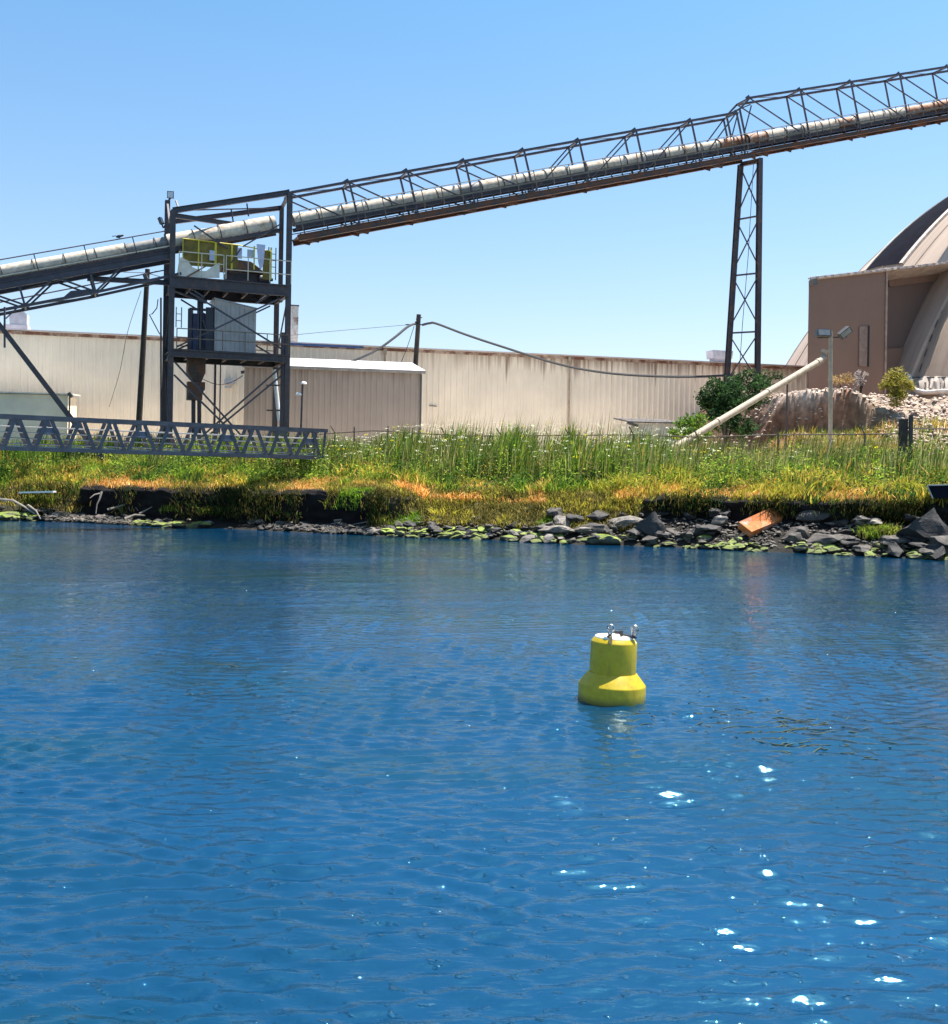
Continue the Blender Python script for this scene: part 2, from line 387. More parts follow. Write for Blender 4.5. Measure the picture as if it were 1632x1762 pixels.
# ================================================================== WAREHOUSE
BW = Plane(0, 568, 92, 15.3)
ZR = BW(0, 568).z
def ribbed(pl, s0, s1, z0, z1, w=0., period=.62, dep=.07):
    m = MB(); o = pl.o + pl.n * w; pts = []
    s = s0
    while s < s1:
        for f, dd in ((0, 0), (.55, 0), (.65, -dep), (.9, -dep)):
            if s + f * period < s1: pts.append((s + f * period, dd))
        s += period
    pts.append((s1, 0))
    vs = []
    for a, dd in pts:
        p = o + pl.t * a + pl.n * dd; vs += [(p.x, p.y, z0), (p.x, p.y, z1)]
    return m.add(vs, [(2 * i, 2 * i + 2, 2 * i + 3, 2 * i + 1) for i in range(len(pts) - 1)])
def wall_mat(name, c, dirt, ztop, streak=1., x0=None, x1=None, low=4.0, drip=2.0):
    t = NT(name); p = t.pos(); sp = t.new('SeparateXYZ'); t.l.new(p, sp.inputs[0])
    g = t.math('DIVIDE', t.math('SUBTRACT', ztop, sp.outputs['Z']), drip)          # 0 at eave, 1 at drip depth
    n1 = t.noise(1.0, p, 3, .6, (2.6, 2.6, .05)); n2 = t.noise(1., p, 4, .6, (.35, .35, .3)); n3 = t.noise(1., p, 5, .6, (6., 6., .25))
    lim = t.math('MULTIPLY', t.math('POWER', n1, 2.2), 3.6)
    k = t.math('MULTIPLY', t.math('SUBTRACT', lim, g), streak)
    if x0 is not None:
        mr = t.new('MapRange'); t.l.new(sp.outputs['X'], mr.inputs[0]); mr.inputs[1].default_value = x0; mr.inputs[2].default_value = x1
        k = t.math('MULTIPLY', k, mr.outputs[0])
    kk = t.new('Clamp'); t.l.new(k, kk.inputs[0])
    a = t.ramp(n2, [(.3, tuple(v * .86 for v in c)), (.7, c)])
    a = t.mix(t.ramp(n3, [(.5, 0.), (.85, .16)]), a, tuple(v * .55 for v in c))
    t.base(t.mix(t.math('MULTIPLY', kk.outputs[0], .8), a, dirt)); t.b.inputs['Roughness'].default_value = .6
    return t.m
sL, sR = BW.s_of(BW(0, 600)) - 60, BW.s_of(BW(1360, 600)) + 45
wh = thing('warehouse', 'long low beige ribbed metal warehouse with rust streaks under its roof edge', 'building', BW.at(600, 4))
ribbed(BW, sL, sR, 3.7, ZR).build('wall', wall_mat('warehouse_siding', (.95, .82, .66), (.20, .10, .06), ZR, 1.15, -11., 5.), wh)
m = MB(); a = BW.o + BW.t * sL; b = BW.o + BW.t * sR
for p in (a, b): p.z = ZR
m.quadbox(a - BW.n * .5 + Vector((0, 0, .02)), b - BW.n * .5 + Vector((0, 0, .02)), b + BW.n * 34 + Vector((0, 0, 3.9)), a + BW.n * 34 + Vector((0, 0, 3.9)), (0, 0, .1))
m.build('roof', plain('pale_roof_sheet', (.62, .52, .50), .6, 0, .12, .5), wh)
m = MB(); m.quadbox(a - BW.n * .14 + Vector((0, 0, -.3)), b - BW.n * .14 + Vector((0, 0, -.3)), b - BW.n * .14 + Vector((0, 0, .0)), a - BW.n * .14 + Vector((0, 0, .0)), BW.n * .05)
m.build('eave_trim', rusty('eave_trim', (.42, .33, .28), (.16, .07, .045), .5, 1.), wh)
b1 = BW(498, 592, -.2); b2 = BW(626, 598, -.2); b1.z = b2.z = ZR + .14
MB().quadbox(b1, b2, b2 - Vector((0, 0, .3)), b1 - Vector((0, 0, .3)), BW.n * .05).build('eave_flashing', plain('blue_flashing', (.05, .13, .38), .4), wh, 'blue flashing strip along part of the roof edge')
for px, y1 in ((978, 760), (660, 660)):
    p = BW.at(px, ZR - .3, -.22); q = Vector((p.x, p.y, 3.8)); q2 = Vector((p.x, p.y, ZR - .1))
    m = MB(); m.tube([p, q], .09, 8); m.bar(p - Vector((0, 0, .35)), q2, .3, .3); m.build('downspout', CONC if px != 120 else GREYM, wh)
# wall fittings of the warehouse
m = MB(); p = BW(386, 657, -.15); m.bar(p, p + Vector((1.0, 0, 0)), .25, .4); m.bar(p + Vector((.1, -.1, -.45)), p + Vector((.7, -.1, -.45)), .2, .2); m.build('wall_vent', GREYM, wh)
MB().bar(BW(739, 698, -.1), BW(752, 699, -.1), .08).build('wall_bracket', LAMPM, wh)
# rooftop units
def unit(name, label, px0, px1, py0, py1, w, dep, m_, cat, pyfoot=None):
    a = BW(px0, py1, w); b = BW(px1, py1, w); top = BW(px0, py0, w).z; zb = a.z
    b.z = zb; e = thing(name, label, cat, (a + b) / 2)
    return e, a, b, top
e, a, b, top = unit('rooftop_vent', 'grey box vent on a curb on the warehouse roof at far left', 17, 46, 535, 558, 3, 1.5, GREYM, 'roof vent')
m = MB(); d = Vector((0, 0, top - a.z)); m.prism([a, b, b + d * .82, b - BW.t * .25 + d, a + BW.t * .12 + d, a - BW.t * .1 + d * .8], BW.n * 1.5); m.build('hood', GREYM, e)
zz = Vector((0, 0, -.7)); MB().quadbox(a - BW.t * .55 - BW.n * .15, b + BW.t * .1 - BW.n * .15, b + BW.t * .1 - BW.n * .15 + zz, a - BW.t * .55 - BW.n * .15 + zz, BW.n * 1.9).build('curb', GREYM, e)
e, a, b, top = unit('rooftop_vent', 'shallow grey exhaust vent on the warehouse roof beside the tall pylon', 1227, 1262, 602, 616, 2.5, 1.5, GREYM, 'roof vent')
m = MB(); d = Vector((0, 0, top - a.z)); m.prism([a + BW.t * .12, b - BW.t * .12, b + d * .85, b + d, a + d, a + d * .85 - BW.t * .0], BW.n * 1.6); m.build('hood', GREYM, e)
MB().quadbox(a + BW.t * .3 + BW.n * .2, b - BW.t * .3 + BW.n * .2, b - BW.t * .3 + BW.n * .2 + zz * 1.4, a + BW.t * .3 + BW.n * .2 + zz * 1.4, BW.n * 1.1).build('curb', GREYM, e)
e, a, b, top = unit('roof_stack', 'tall rust streaked pale square stack on the warehouse roof behind the steel tower', 501, 513, 526, 592, 1.5, 1, GALV, 'stack')
d = Vector((0, 0, top - a.z)); MB().quadbox(a, b, b + d, a + d, BW.n * .75).build('casing', rusty('stack_casing', (.55, .53, .48), (.20, .08, .045), .42, 1.3), e)
MB().quadbox(a - BW.t * .06 - BW.n * .06 + d, b + BW.t * .06 - BW.n * .06 + d, b + BW.t * .06 - BW.n * .06 + d * 1.03, a - BW.t * .06 - BW.n * .06 + d * 1.03, BW.n * .87).build('cap', STEEL_B, e)
MB().quadbox(a - BW.t * .1 - BW.n * .1 - d * .06, b + BW.t * .1 - BW.n * .1 - d * .06, b + BW.t * .1 - BW.n * .1 + d * .04, a - BW.t * .1 - BW.n * .1 + d * .04, BW.n * .95).build('base_collar', STEEL_B, e)

# ------------------------------------------------------------------ shed in front of the warehouse
SHP = Plane(725, 641, 90, 13)
sh0 = SHP.s_of(SHP(421, 640)); sh1 = SHP.s_of(SHP(725, 641)); zs = SHP(725, 640).z
e = thing('shed', 'taupe ribbed metal shed with a white lean-to roof in front of the warehouse', 'building', SHP.at(573, 4))
taupe = wall_mat('shed_siding', (.42, .325, .265), (.13, .09, .07), zs, .5, None, None, 4, 1.2)
wv = ribbed(SHP, sh0, sh1, 3.7, zs, 0, .5, .05)
wv.build('wall', taupe, e)
p0 = SHP.o + SHP.t * sh0; p1 = SHP.o + SHP.t * sh1
for p in (p0, p1):
    m = MB(); m.add([(p.x, p.y, 3.7), (*(p + SHP.n * 7).xy, 3.7), (*(p + SHP.n * 7).xy, zs + 1.35), (p.x, p.y, zs)], [(0, 1, 2, 3)]); m.build('end_wall', taupe, e)
a = p0 - SHP.n * .3 - SHP.t * .2; b = p1 - SHP.n * .3 + SHP.t * .35; a.z = b.z = zs + .02
MB().quadbox(a, b, b + SHP.n * 7.5 + Vector((0, 0, 1.42)), a + SHP.n * 7.5 + Vector((0, 0, 1.42)), (0, 0, .08)).build('roof', plain('white_roof_sheet', (.8, .77, .76), .5, 0, .06, 1), e)
a = a - SHP.n * .03; b = b - SHP.n * .03; z_ = Vector((0, 0, .2))
MB().quadbox(a - z_, b - z_, b + z_ * .4, a + z_ * .4, SHP.n * .02).build('gutter', plain('shed_gutter', (.35, .29, .25), .6), e)
q = p1 - SHP.n * .06; MB().bar((q.x, q.y, 3.8), (q.x, q.y, zs - .2), .14).build('corner_trim', LAMPM, e)
# low lean-to at far left, low dock box at right
def low_building(name, label, pl, px0, px1, py, roofm, wallm, rise, dep=6, parts=True):
    a = pl(px0, py); b = pl(px1, py); b.z = a.z; zt = a.z
    e = thing(name, label, 'building', pl.at((px0 + px1) / 2, 4))
    down = Vector((0, 0, 3.7 - zt))
    MB().quadbox(a, b, b + down, a + down, pl.n * dep).build('wall', wallm, e)
    o1 = -pl.n * .25 + Vector((0, 0, .03)); up = Vector((0, 0, rise))
    MB().quadbox(a + o1 - pl.t * .2, b + o1 + pl.t * .3, b + o1 + pl.t * .3 + pl.n * (dep + .3) + up, a + o1 - pl.t * .2 + pl.n * (dep + .3) + up, (0, 0, .12)).build('roof', roofm, e)
    return e, a, b
LB = Plane(118, 672, 86, 14)
e, a, b = low_building('low_shed', 'low cream flat-roofed shed against the left end of the warehouse', LB, -160, 117, 672, plain('lowshed_roof', (.70, .64, .54), .7), plain('lowshed_wall', (.84, .72, .55), .7, 0, .12, .6), .25, 5.5)
m = MB(); q = LB(119, 676, -.15); m.bar(q, q + Vector((.25, 0, -.35)), .3, .3); m.tube([q + Vector((.05, 0, -.3)), q + Vector((.05, 0, -2.4)), Vector((q.x, q.y, 3.8))], .07, 8); m.build('downspout', LAMPM, e)
RB = Plane(1085, 726, 92, 13)
e, a, b = low_building('dock_shelter', 'small low whitish shelter with a dark sagging roof edge beside the green bush', RB, 1087, 1172, 728, plain('shelter_roof', (.10, .085, .08), .8), rusty('shelter_wall', (.68, .60, .50), (.35, .2, .12), .3, .8), .5, 4)
m = MB(); q = RB(1080, 727, -.3); m.bar(q, RB(1098, 733, -.3), .3, .22); m.build('roof_corner', LAMPM, e)

# ================================================================== CONVEYOR
CT = 22.0
CP = Plane(298, 400, 75, CT)
PW = 1.15                                            # belt centre behind the front truss plane
A0 = CP(0, 468, PW); A1 = CP(1632, 180.5, PW)
ES = (A1 - A0).normalized(); EW = CP.n; EV = EW.cross(ES).normalized()
if EV.z < 0: EV = -EV
def L(s, w, v): return A0 + ES * s + EW * (w - PW) + EV * v
def s_at(px, w=PW, v=0.):
    lo, hi = -40., 150.
    for _ in range(40):
        mid = (lo + hi) / 2
        if proj(L(mid, w, v))[0] < px: lo = mid
        else: hi = mid
    return lo
WF, WR = .15, 2.15                                   # front and rear truss planes
def cover_panel(s0, s1, r=.5, name='belt_cover', m_=None, par=None, label=None, tilt=0.):
    m = MB(); n = 20; vs = []; seg = []
    for i, s in enumerate((s0, s1)):
        for ri, rr in ((0, r), (1, r - .03)):
            for k_ in range(n + 1):
                a = R(-72 + (324) * k_ / n); vs.append(L(s, PW - rr * math.cos(a), rr * math.sin(a) * (1 + tilt)))
    N = n + 1
    for k_ in range(n):
        seg += [(k_, k_ + 1, 2 * N + k_ + 1, 2 * N + k_), (N + k_ + 1, N + k_, 3 * N + k_, 3 * N + k_ + 1), (k_ + 1, k_, N + k_, N + k_ + 1), (2 * N + k_, 2 * N + k_ + 1, 3 * N + k_ + 1, 3 * N + k_)]
    m.add(vs, seg); ob = m.build(name, m_, par, label, smooth=True)
    return ob
def hoop(m, s, r=.55, wd=.07):
    n = 14
    pts = [L(s, PW - r * math.cos(R(-40 + 260 * k_ / n)), r * math.sin(R(-40 + 260 * k_ / n))) for k_ in range(n + 1)]
    for p, q in zip(pts, pts[1:]): m.bar(p, q, wd, .035, up=(p - L(s, PW, 0)))
def lbar(m, s0, w0, v0, s1, w1, v1, w=.12, h=None): m.bar(L(s0, w0, v0), L(s1, w1, v1), w, h, up=EV)
prng = random.Random(3)
def belt(e, s0, s1, step, dark=(), rust=(), r=.5):
    s = s0; k_ = 0
    while s < s1 - .1:
        t_ = min(s + step, s1); mid = proj(L((s + t_) / 2, PW, 0))[0]
        mm, lab = GALV, None
        if any(a <= mid <= b for a, b in dark): mm, lab = GALV_D, 'dark grey section of the belt cover'
        if any(a <= mid <= b for a, b in rust): mm, lab = GALV_R, 'rust brown belt cover section'
        rr = r * prng.uniform(.95, 1.06)
        cover_panel(s + .03, t_ - .03, rr, 'belt_cover', mm, e, lab, prng.uniform(-.05, .08))
        hp = MB(); hoop(hp, s, r + .06, .05); hp.build('cover_hoop', STEEL_B, e); s = t_; k_ += 1
    # the belt, its idlers and side frame below the cover
    m = MB(); lbar(m, s0, PW, -.30, s1, PW, -.30, .85, .05); m.build('belt', CABLE, e)
    m = MB()
    for w in (PW - .62, PW + .62): lbar(m, s0, w, -.66, s1, w, -.66, .07, .30)
    m.build('belt_frame', STEEL_B, e)
    m = MB(); s = s0 + .3
    while s < s1: m.tube([L(s, PW - .6, -.52), L(s, PW + .6, -.52)], .07, 6); s += 1.1
    m.build('idler_rollers', STEEL, e)

# ---- span from the tower up to the tall pylon
s_t1 = s_at(500); s_py = s_at(1283)
fn = [(499, 1), (601, 1), (702, 1), (800, 1), (902, 1), (997, 1), (1095, 1), (1190, 1), (1268, 1)]
VB = -1.55
vtop = lambda px: 2.0 + .42 * (px - 600) / 600
nod = []
for px, _ in fn:
    v = vtop(px); nod.append((s_at(px, WF, v), v))
e = thing('conveyor_span', 'long middle truss span of the conveyor rising from the steel tower to the pylon', 'conveyor', L(s_t1, PW, -1.6), 'conveyor spans')
def truss(e, nod, vb, mid, flip=True, rear_shift=0.):
    for w in (WF, WR):
        m = MB()
        for (sa, va), (sb, vb_) in zip(nod, nod[1:]): m.bar(L(sa, w, va), L(sb, w, vb_), .2, .2, up=EV)
        m.build('top_chord', STEEL, e)
        for i, (s, v) in enumerate(nod):
            if i: MB().bar(L(s, w, v), L(s, w, vb), .11, .15, up=ES).build('truss_post', STEEL, e)
        for i in range(len(nod) - 1):
            (sa, va), (sb, vb_) = nod[i], nod[i + 1]
            if i < mid: p, q = L(sa, w, va), L(sb, w, vb + .2)
            else: p, q = L(sa, w, vb + .2), L(sb, w, vb_)
            dd = .06 * (1 if w == WF else -1)
            MB().bar(p + EW * dd, q + EW * dd, .07, .11, up=EV).build('truss_diagonal', STEEL, e)
    for i, (s, v) in enumerate(nod):
        m = MB(); m.bar(L(s, WF, v), L(s, WR, v), .14, .14)
        m.bar(L(s, WF, v + .16), L(s - .45, WF, v - .02), .05, .3, up=EV)          # gusset on top
        m.build('portal_strut', STEEL, e)
    m = MB()
    for i in range(len(nod) - 1): m.bar(L(nod[i][0], WF, nod[i][1]), L(nod[i + 1][0], WR, nod[i + 1][1]), .05)
    m.build('top_lacing', STEEL, e)
truss(e, nod, VB, 4)
belt(e, s_t1 + .15, s_py, 2.05, dark=((800, 830), (1110, 1135)), rust=((1245, 1300),))
def lower_works(e, s0, s1, hv=.42, lv=-.54, beam_v=-1.55, bh=.5, gap=-.88, rails=True, flaps=True):
    for w in (WF, WR):
        m = MB(); lbar(m, s0, w, gap, s1, w, gap, .08, .07); m.build('walkway_stringer', STEEL, e)
        m = MB(); m.ibeam(L(s0, w, beam_v), L(s1, w, beam_v), .28, bh, EV, .05); m.build('bottom_chord', BROWN, e)
    m = MB(); lbar(m, s0, (WF + WR) / 2, beam_v + bh * .3, s1, (WF + WR) / 2, beam_v + bh * .3, WR - WF - .35, .05); m.build('drip_pan', BROWN, e)
    m = MB(); s = s0 + .6
    while s < s1 - .3: m.bar(L(s, WF, gap), L(s, WF, beam_v + bh * .4), .08); m.bar(L(s + .2, WR, gap), L(s + .2, WR, beam_v + bh * .4), .08); s += prng.choice((1.1, 1.5, 1.5, 1.9))
    m.build('hanger', STEEL, e)
    if rails:
        wf = WF - .28
        m = MB(); m.tube([L(s0, wf, hv), L(s1, wf, hv)], .035, 6); m.build('handrail', RAILM, e)
        m = MB(); lbar(m, s0, wf, lv, s1, wf, lv, .04, .14); m.build('toe_board', plain('toe_board', (.13, .12, .10), .7), e)
        s = s0 + .5
        while s < s1:
            m = MB(); m.bar(L(s, wf, hv), L(s, wf, lv - .45), .06, .06, up=ES); m.bar(L(s, wf, lv - .4), L(s, WF, lv - .5), .05); s += 1.72
            m.build('rail_post', RAILM, e)
    if flaps:
        s = s0 + 1.5
        while s < s1 - 1:
            m = MB()
            d = prng.uniform(.15, .5)
            b_ = beam_v - bh / 2 + .06
            m.prism([L(s - 1.2, WF + .3, b_), L(s + .5, WF + .3, b_), L(s + .1, WF + .3, b_ - d)], EW * .06)
            m.prism([L(s - 1.0, WR - .4, b_), L(s - .1, WR - .4, b_), L(s - .3, WR - .4, b_ - d * .7)], EW * .06)
            s += 4.3 + prng.uniform(-.5, .5)
            m.build('torn_liner', BROWN, e)
lower_works(e, s_t1, s_py)
# ---- upper span from the pylon over the dome
s_end = s_at(1632) + 48
n3 = [s_at(px, WF, 3.55) for px in (1291, 1378, 1465, 1549, 1632)]
step3 = n3[-1] - n3[-2]
while n3[-1] < s_end: n3.append(n3[-1] + step3)
e = thing('conveyor_span', 'upper truss span of the conveyor running from the pylon over the dome', 'conveyor', L(s_py, PW, -1.3), 'conveyor spans')
truss(e, [(s, 3.6) for s in n3], -1.15, 99)
m = MB(); s_b = n3[0]
for w in (WF, WR):
    m.bar(L(s_b, w, 3.6), L(s_b - 1.4, w, 2.75), .16); m.bar(L(s_b - 1.4, w, 2.75), L(s_b - 1.4, w, -1.0), .14)
    m.bar(L(s_b - 1.4, w, 2.75), L(s_b - .1, w, 3.0), .1); m.bar(L(s_b - 1.4, w, .6), L(s_b, w, 2.9), .09)
m.bar(L(s_b - 1.4, WF, 2.75), L(s_b - 1.4, WR, 2.75), .14); m.build('end_frame', STEEL, e)
belt(e, s_py + .05, s_end, 2.2, dark=((1350, 1372),), rust=((1280, 1300), (1428, 1470), (1560, 1632)), r=.56)
lower_works(e, s_py, s_end, .5, -.35, -1.3, .36, -.84)
# ---- lower span left of the tower: the truss hangs below the belt
s_a0 = s_at(-420); s_a1 = s_at(287)
e = thing('conveyor_span', 'lower conveyor span on the left with its truss hanging under the belt', 'conveyor', L(s_a1, PW, -2.6), 'conveyor spans')
belt(e, s_a0, s_a1, 2.15, dark=((208, 246), (262, 300)), r=.46)
belt(e, s_a1, s_at(474), 2.0, r=.60)
bn = [s_at(px, WF, -2.75) for px in (43, 165)]; st = bn[1] - bn[0]
bn = [bn[0] - st * 3, bn[0] - st * 2, bn[0] - st, bn[0], bn[1]]
for w in (WF, WR):
    m = MB(); m.ibeam(L(s_a0, w, -1.12), L(s_a1, w, -1.12), .25, .5, EV, .05); m.build('top_chord', STEEL, e)
    m = MB(); m.bar(L(bn[0], w, -2.75), L(bn[-1], w, -2.75), .2, .2, up=EV); m.bar(L(bn[-1], w, -2.75), L(s_a1 + .3, w, -2.55), .18, .18, up=EV); m.build('bottom_chord', STEEL, e)
    for s in bn:
        MB().bar(L(s, w, -2.7), L(s, w, -1.2), .18, .14, up=ES).build('truss_post', STEEL, e)
        for sg in (-1, 1): MB().bar(L(s, w, -2.7), L(s + sg * st * .47, w, -1.25), .1, .13, up=EV).build('truss_diagonal', STEEL, e)
m = MB()
for i, s in enumerate(bn):
    m.bar(L(s, WF, -2.75), L(s, WR, -2.75), .12)
    if i: m.bar(L(bn[i - 1], WF, -2.75), L(s, WR, -2.75), .06); m.bar(L(bn[i - 1], WR, -1.3), L(s, WF, -1.3), .06)
m.prism([L(bn[3] + 2.6, WF + .02, -2.66), L(bn[3] + 5.4, WF + .02, -2.66), L(bn[3] + 4.3, WF + .02, -2.42), L(bn[3] + 3.2, WF + .02, -2.32)], EW * .05)
m.build('bottom_lacing', STEEL, e)
m = MB(); m.tube([L(s_a0, WF - .3, .58), L(s_a1, WF - .3, .62)], .045, 6)
s = s_a0 + .4
while s < s_a1: m.bar(L(s, WF - .3, .6), L(s, WF - .3, -.6), .05, .07, up=ES); s += 3.4
m.build('handrail', STEEL, e)
m = MB(); lbar(m, s_a0, WF - .1, -.46, s_a1, WF - .1, -.46, .04, .09); m.build('toe_board', CREAMR, e)
m = MB(); m.tube([L(s_a0, WR + .3, -2.0), L(s_a1, WR + .3, -1.75)], .05, 6); m.build('conduit', STEEL, e)
# small bird on the handrail
bp = L(s_at(205, WF - .3, .62), WF - .3, .64)
m = MB(); M_ = Matrix.Rotation(R(75), 3, 'Y')
m.lathe([(.01, -.24), (.05, -.2), (.11, -.08), (.12, .02), (.08, .12), (.07, .17), (.085, .22), (.06, .28), (.012, .36)], bp + Vector((0, 0, .17)), 10, M_)
m.prism([bp + Vector((-.2, -.04, .19)), bp + Vector((-.2, .04, .19)), bp + Vector((-.5, .05, .15)), bp + Vector((-.5, -.05, .15))], (0, 0, .03))
for yy in (-.03, .03): m.bar(bp + Vector((.02, yy, 0)), bp + Vector((.02, yy, .1)), .015)
tag(m.build('bird', plain('dark_plumage', (.03, .03, .035), .8), smooth=True), 'small dark bird perched on the rail of the left conveyor span', 'bird')
# diagonal prop of the lower span
SP_ = Plane(40, 640, 69, CT)
e = thing('conveyor_support', 'slanted brown steel support leg under the left conveyor span', 'support', SP_.at(92, 4))
for w in (.1, 2.0):
    MB().bar(SP_(-46, 500, w), SP_.at(86, 4, w) + SP_.t * 3.4, .36, .3).build('leg', STEEL_B, e)
a, b = SP_(-14, 552, .1), SP_(-14, 552, 2.0); MB().bar(a, b, .15).build('cross_brace', STEEL_B, e)
MB().bar(SP_(8, 528, .3), SP_(8, 598, .3), .1).build('hanger', STEEL, e); MB().bar(SP_(31, 528, .3), SP_(10, 548, .3), .08).build('knee_brace', STEEL, e)

# ================================================================== STEEL TOWER
TD = 4.6
T = lambda px, py, w=0.: CP(px, py, w)
tw = thing('transfer_tower', 'dark open steel tower with two decks carrying the conveyor', 'tower', CP.at(395, 4, 2))
def post(p, wd=.34, name='leg', lab=None, z0=3.6, lean=0.):
    q = Vector((p.x, p.y, z0))
    m = MB(); m.ibeam(q, p, wd, wd, tuple(CP.n), .06); m.bar(q, p, wd * .8, .05, up=CP.n); return m.build(name, STEEL_B if wd > .3 else STEEL, tw, lab)
FLt, FRt = T(298, 362), T(499, 331)
post(FLt, .38); post(FRt, .38)
RLt = CP.at(298, 21.9, 0) + EW * TD; RRt = CP.at(499, T(484, 500, TD).z, 0) + EW * TD
RLt = Vector((*(Vector((FLt.x, FLt.y, 0)) + EW * TD).xy, T(290, 345, TD).z)); RRt = Vector((*(Vector((FRt.x, FRt.y, 0)) + EW * TD).xy, T(474, 500, TD).z))
post(RLt, .38); post(RRt, .36)
up_r = Vector((*(Vector((FRt.x, FRt.y, 0)) + EW * 2.6 - CP.t * .1).xy, FRt.z - .6)); post(up_r, .31, 'upper_post', None, T(484, 520, 2.6).z)
post(Vector((*T(487, 580, 1.4).xy, T(487, 572, 1.4).z)), .26, 'intermediate_post')
def brace(a, b, wd=.14, name='brace', h=None): return MB().bar(a, b, wd, h).build(name, STEEL, tw)
Zt = lambda px, py, w=0.: T(px, py, w).z
# top frame
MB().ibeam(FLt, FRt, .3, .42).build('top_beam', STEEL, tw)
RL2 = Vector((*(Vector((FLt.x, FLt.y, 0)) + EW * 2.6).xy, FLt.z - .3))
MB().ibeam(RL2, up_r, .25, .36).build('top_beam', STEEL, tw)
brace(FLt, RL2, .22, 'top_tie'); brace(FRt, up_r, .22, 'top_tie'); brace(FLt, up_r, .09, 'top_lacing'); brace(RLt - Vector((0, 0, .2)), RL2, .15)
a = Vector((*FLt.xy, FLt.z - .35)); b = Vector((*up_r.xy, FLt.z - .15))
MB().ibeam(a, b, .22, .34).build('cross_beam', STEEL, tw)
for dz in (1.1, 1.8): 
    a = RL2 + Vector((0, 0, -dz)); MB().bar(a, a + CP.t * (4.2 - dz) + Vector((0, 0, -.05)), .14, .24).build('cross_beam', STEEL_B, tw)
for a, b, w in (((334, 388), (392, 428), .2), ((482, 386), (418, 424), .2), ((398, 360), (402, 384), 1.), ((425, 350), (428, 372), 1.)): brace(T(*a, w), T(*b, w), .1)
brace(T(303, 345, TD - .5), T(310, 365, 2.8), .12)
# decks
def deck(pyt, pyb, wd, nm, inset=0.):
    zt, zb = Zt(396, pyt), Zt(396, pyb); a = Vector((*FLt.xy, 0)) - CP.t * inset; b = Vector((*FRt.xy, 0)) + CP.t * 0
    h = zt - zb; d = MB().quadbox(a + Vector((0, 0, zt - .1)), b + Vector((0, 0, zt - .1)), b + EW * wd + Vector((0, 0, zt - .1)), a + EW * wd + Vector((0, 0, zt - .1)), (0, 0, .07)).build('deck_plate', STEEL_B, tw)
    zc = (zt + zb) / 2 - .05
    for w in (-.16, wd):
        MB().ibeam(a + EW * w + Vector((0, 0, zc)), b + EW * w + Vector((0, 0, zc)), .3, h - .12, (0, 0, 1), .07).build('deck_beam', STEEL_B, tw)
    for p in (a + CP.t * .1, b - CP.t * .1): MB().ibeam(p + Vector((0, 0, zc)), p + EW * (wd - .2) + Vector((0, 0, zc)), .3, h - .14, (0, 0, 1), .06).build('deck_beam', STEEL_B, tw)
    for i in range(1, 6):
        p = a + (b - a) * i / 6; MB().bar(p + EW * .05 + Vector((0, 0, zc + .1)), p + EW * (wd - .15) + Vector((0, 0, zc + .1)), .14, h * .6).build('joist', STEEL_B, tw)
    return zt, zb
ut, ub = deck(481, 503, 4.6, 'upper'); lt, lb = deck(604, 619, 4.6, 'lower')
# braces between decks and below
LP = lambda z, px=299, w=0.: CP.at(px, z, w)
for w in (.05, TD):
    k_ = 'brace'
    brace(LP(lt + .1, 301, 0) + EW * w, LP(ub - .1, 480, 0) + EW * w, .12); brace(LP(ub - .1, 318, 0) + EW * w, LP(lt + .1, 494, 0) + EW * w, .12)
for off in (0, 1.0):
    brace(LP(lb - .3 - off, 297, .25), T(425 - off * 9, 760, .25), .13); brace(LP(lb - .2 - off * .7, 484, .4), T(337 + off * 9, 760, .4), .13)
brace(T(298, 500, .1), T(352, 520, .8), .12); brace(T(316, 487, .1), T(352, 512, .1), .12); brace(T(497, 488, .1), T(440, 522, .1), .12)
p = FRt.copy(); brace(Vector((p.x, p.y, ub)) + EW * .2, Vector((p.x, p.y, lt)) + EW * TD, .1); p = FLt.copy(); brace(Vector((p.x, p.y, ub)) + EW * .2, Vector((p.x, p.y, lt)) + EW * TD, .1)
brace(Vector((p.x, p.y, lb)) + EW * TD, Vector((p.x, p.y, 5)) + EW * .3, .1)
for py in (663, 706): brace(T(460, py, 3.5), T(486, py, 1.6), .12)
for dpx in (368, 377): MB().bar(CP.at(dpx, lb, 3), CP.at(dpx, 3.7, 3), .14 if dpx == 368 else .08).build('stay_post', STEEL, tw)
MB().ibeam(T(150, 479, 1.6), T(300, 487, 1.6), .25, .36).build('side_beam', STEEL, tw)
# thin conduit and ladder on the left legs
MB().tube([T(277, 512, 3), CP.at(277, 3.7, 3)], .07, 6).build('conduit', STEEL, tw)
MB().tube([T(272, 515, 3), T(270, 530, 3), T(262, 540, 3), T(257, 541, 3), T(275, 575, 3)], .04, 5).build('loose_cable', CABLE, tw)
def ladder(p0, p1, wv, rung, m_, name='ladder'):
    m = MB(); p0 = Vector(p0); p1 = Vector(p1); wv = Vector(wv)
    m.bar(p0, p1, .07); m.bar(p0 + wv, p1 + wv, .07); n = int((p1 - p0).length / rung)
    for i in range(1, n): q = p0 + (p1 - p0) * i / n; m.bar(q, q + wv, .05)
    return m.build(name, m_, tw)
z1 = Vector((0, 0, 1))
q = T(462, 481, 1.0); ladder(q, q + z1 * (Zt(462, 425, 1.0) - q.z), CP.t * .55, .42, STEEL)
q = T(303, 563, 3.8); ladder(q, q + z1 * (Zt(303, 528, 3.8) - q.z), CP.t * .4, .4, GREYM)
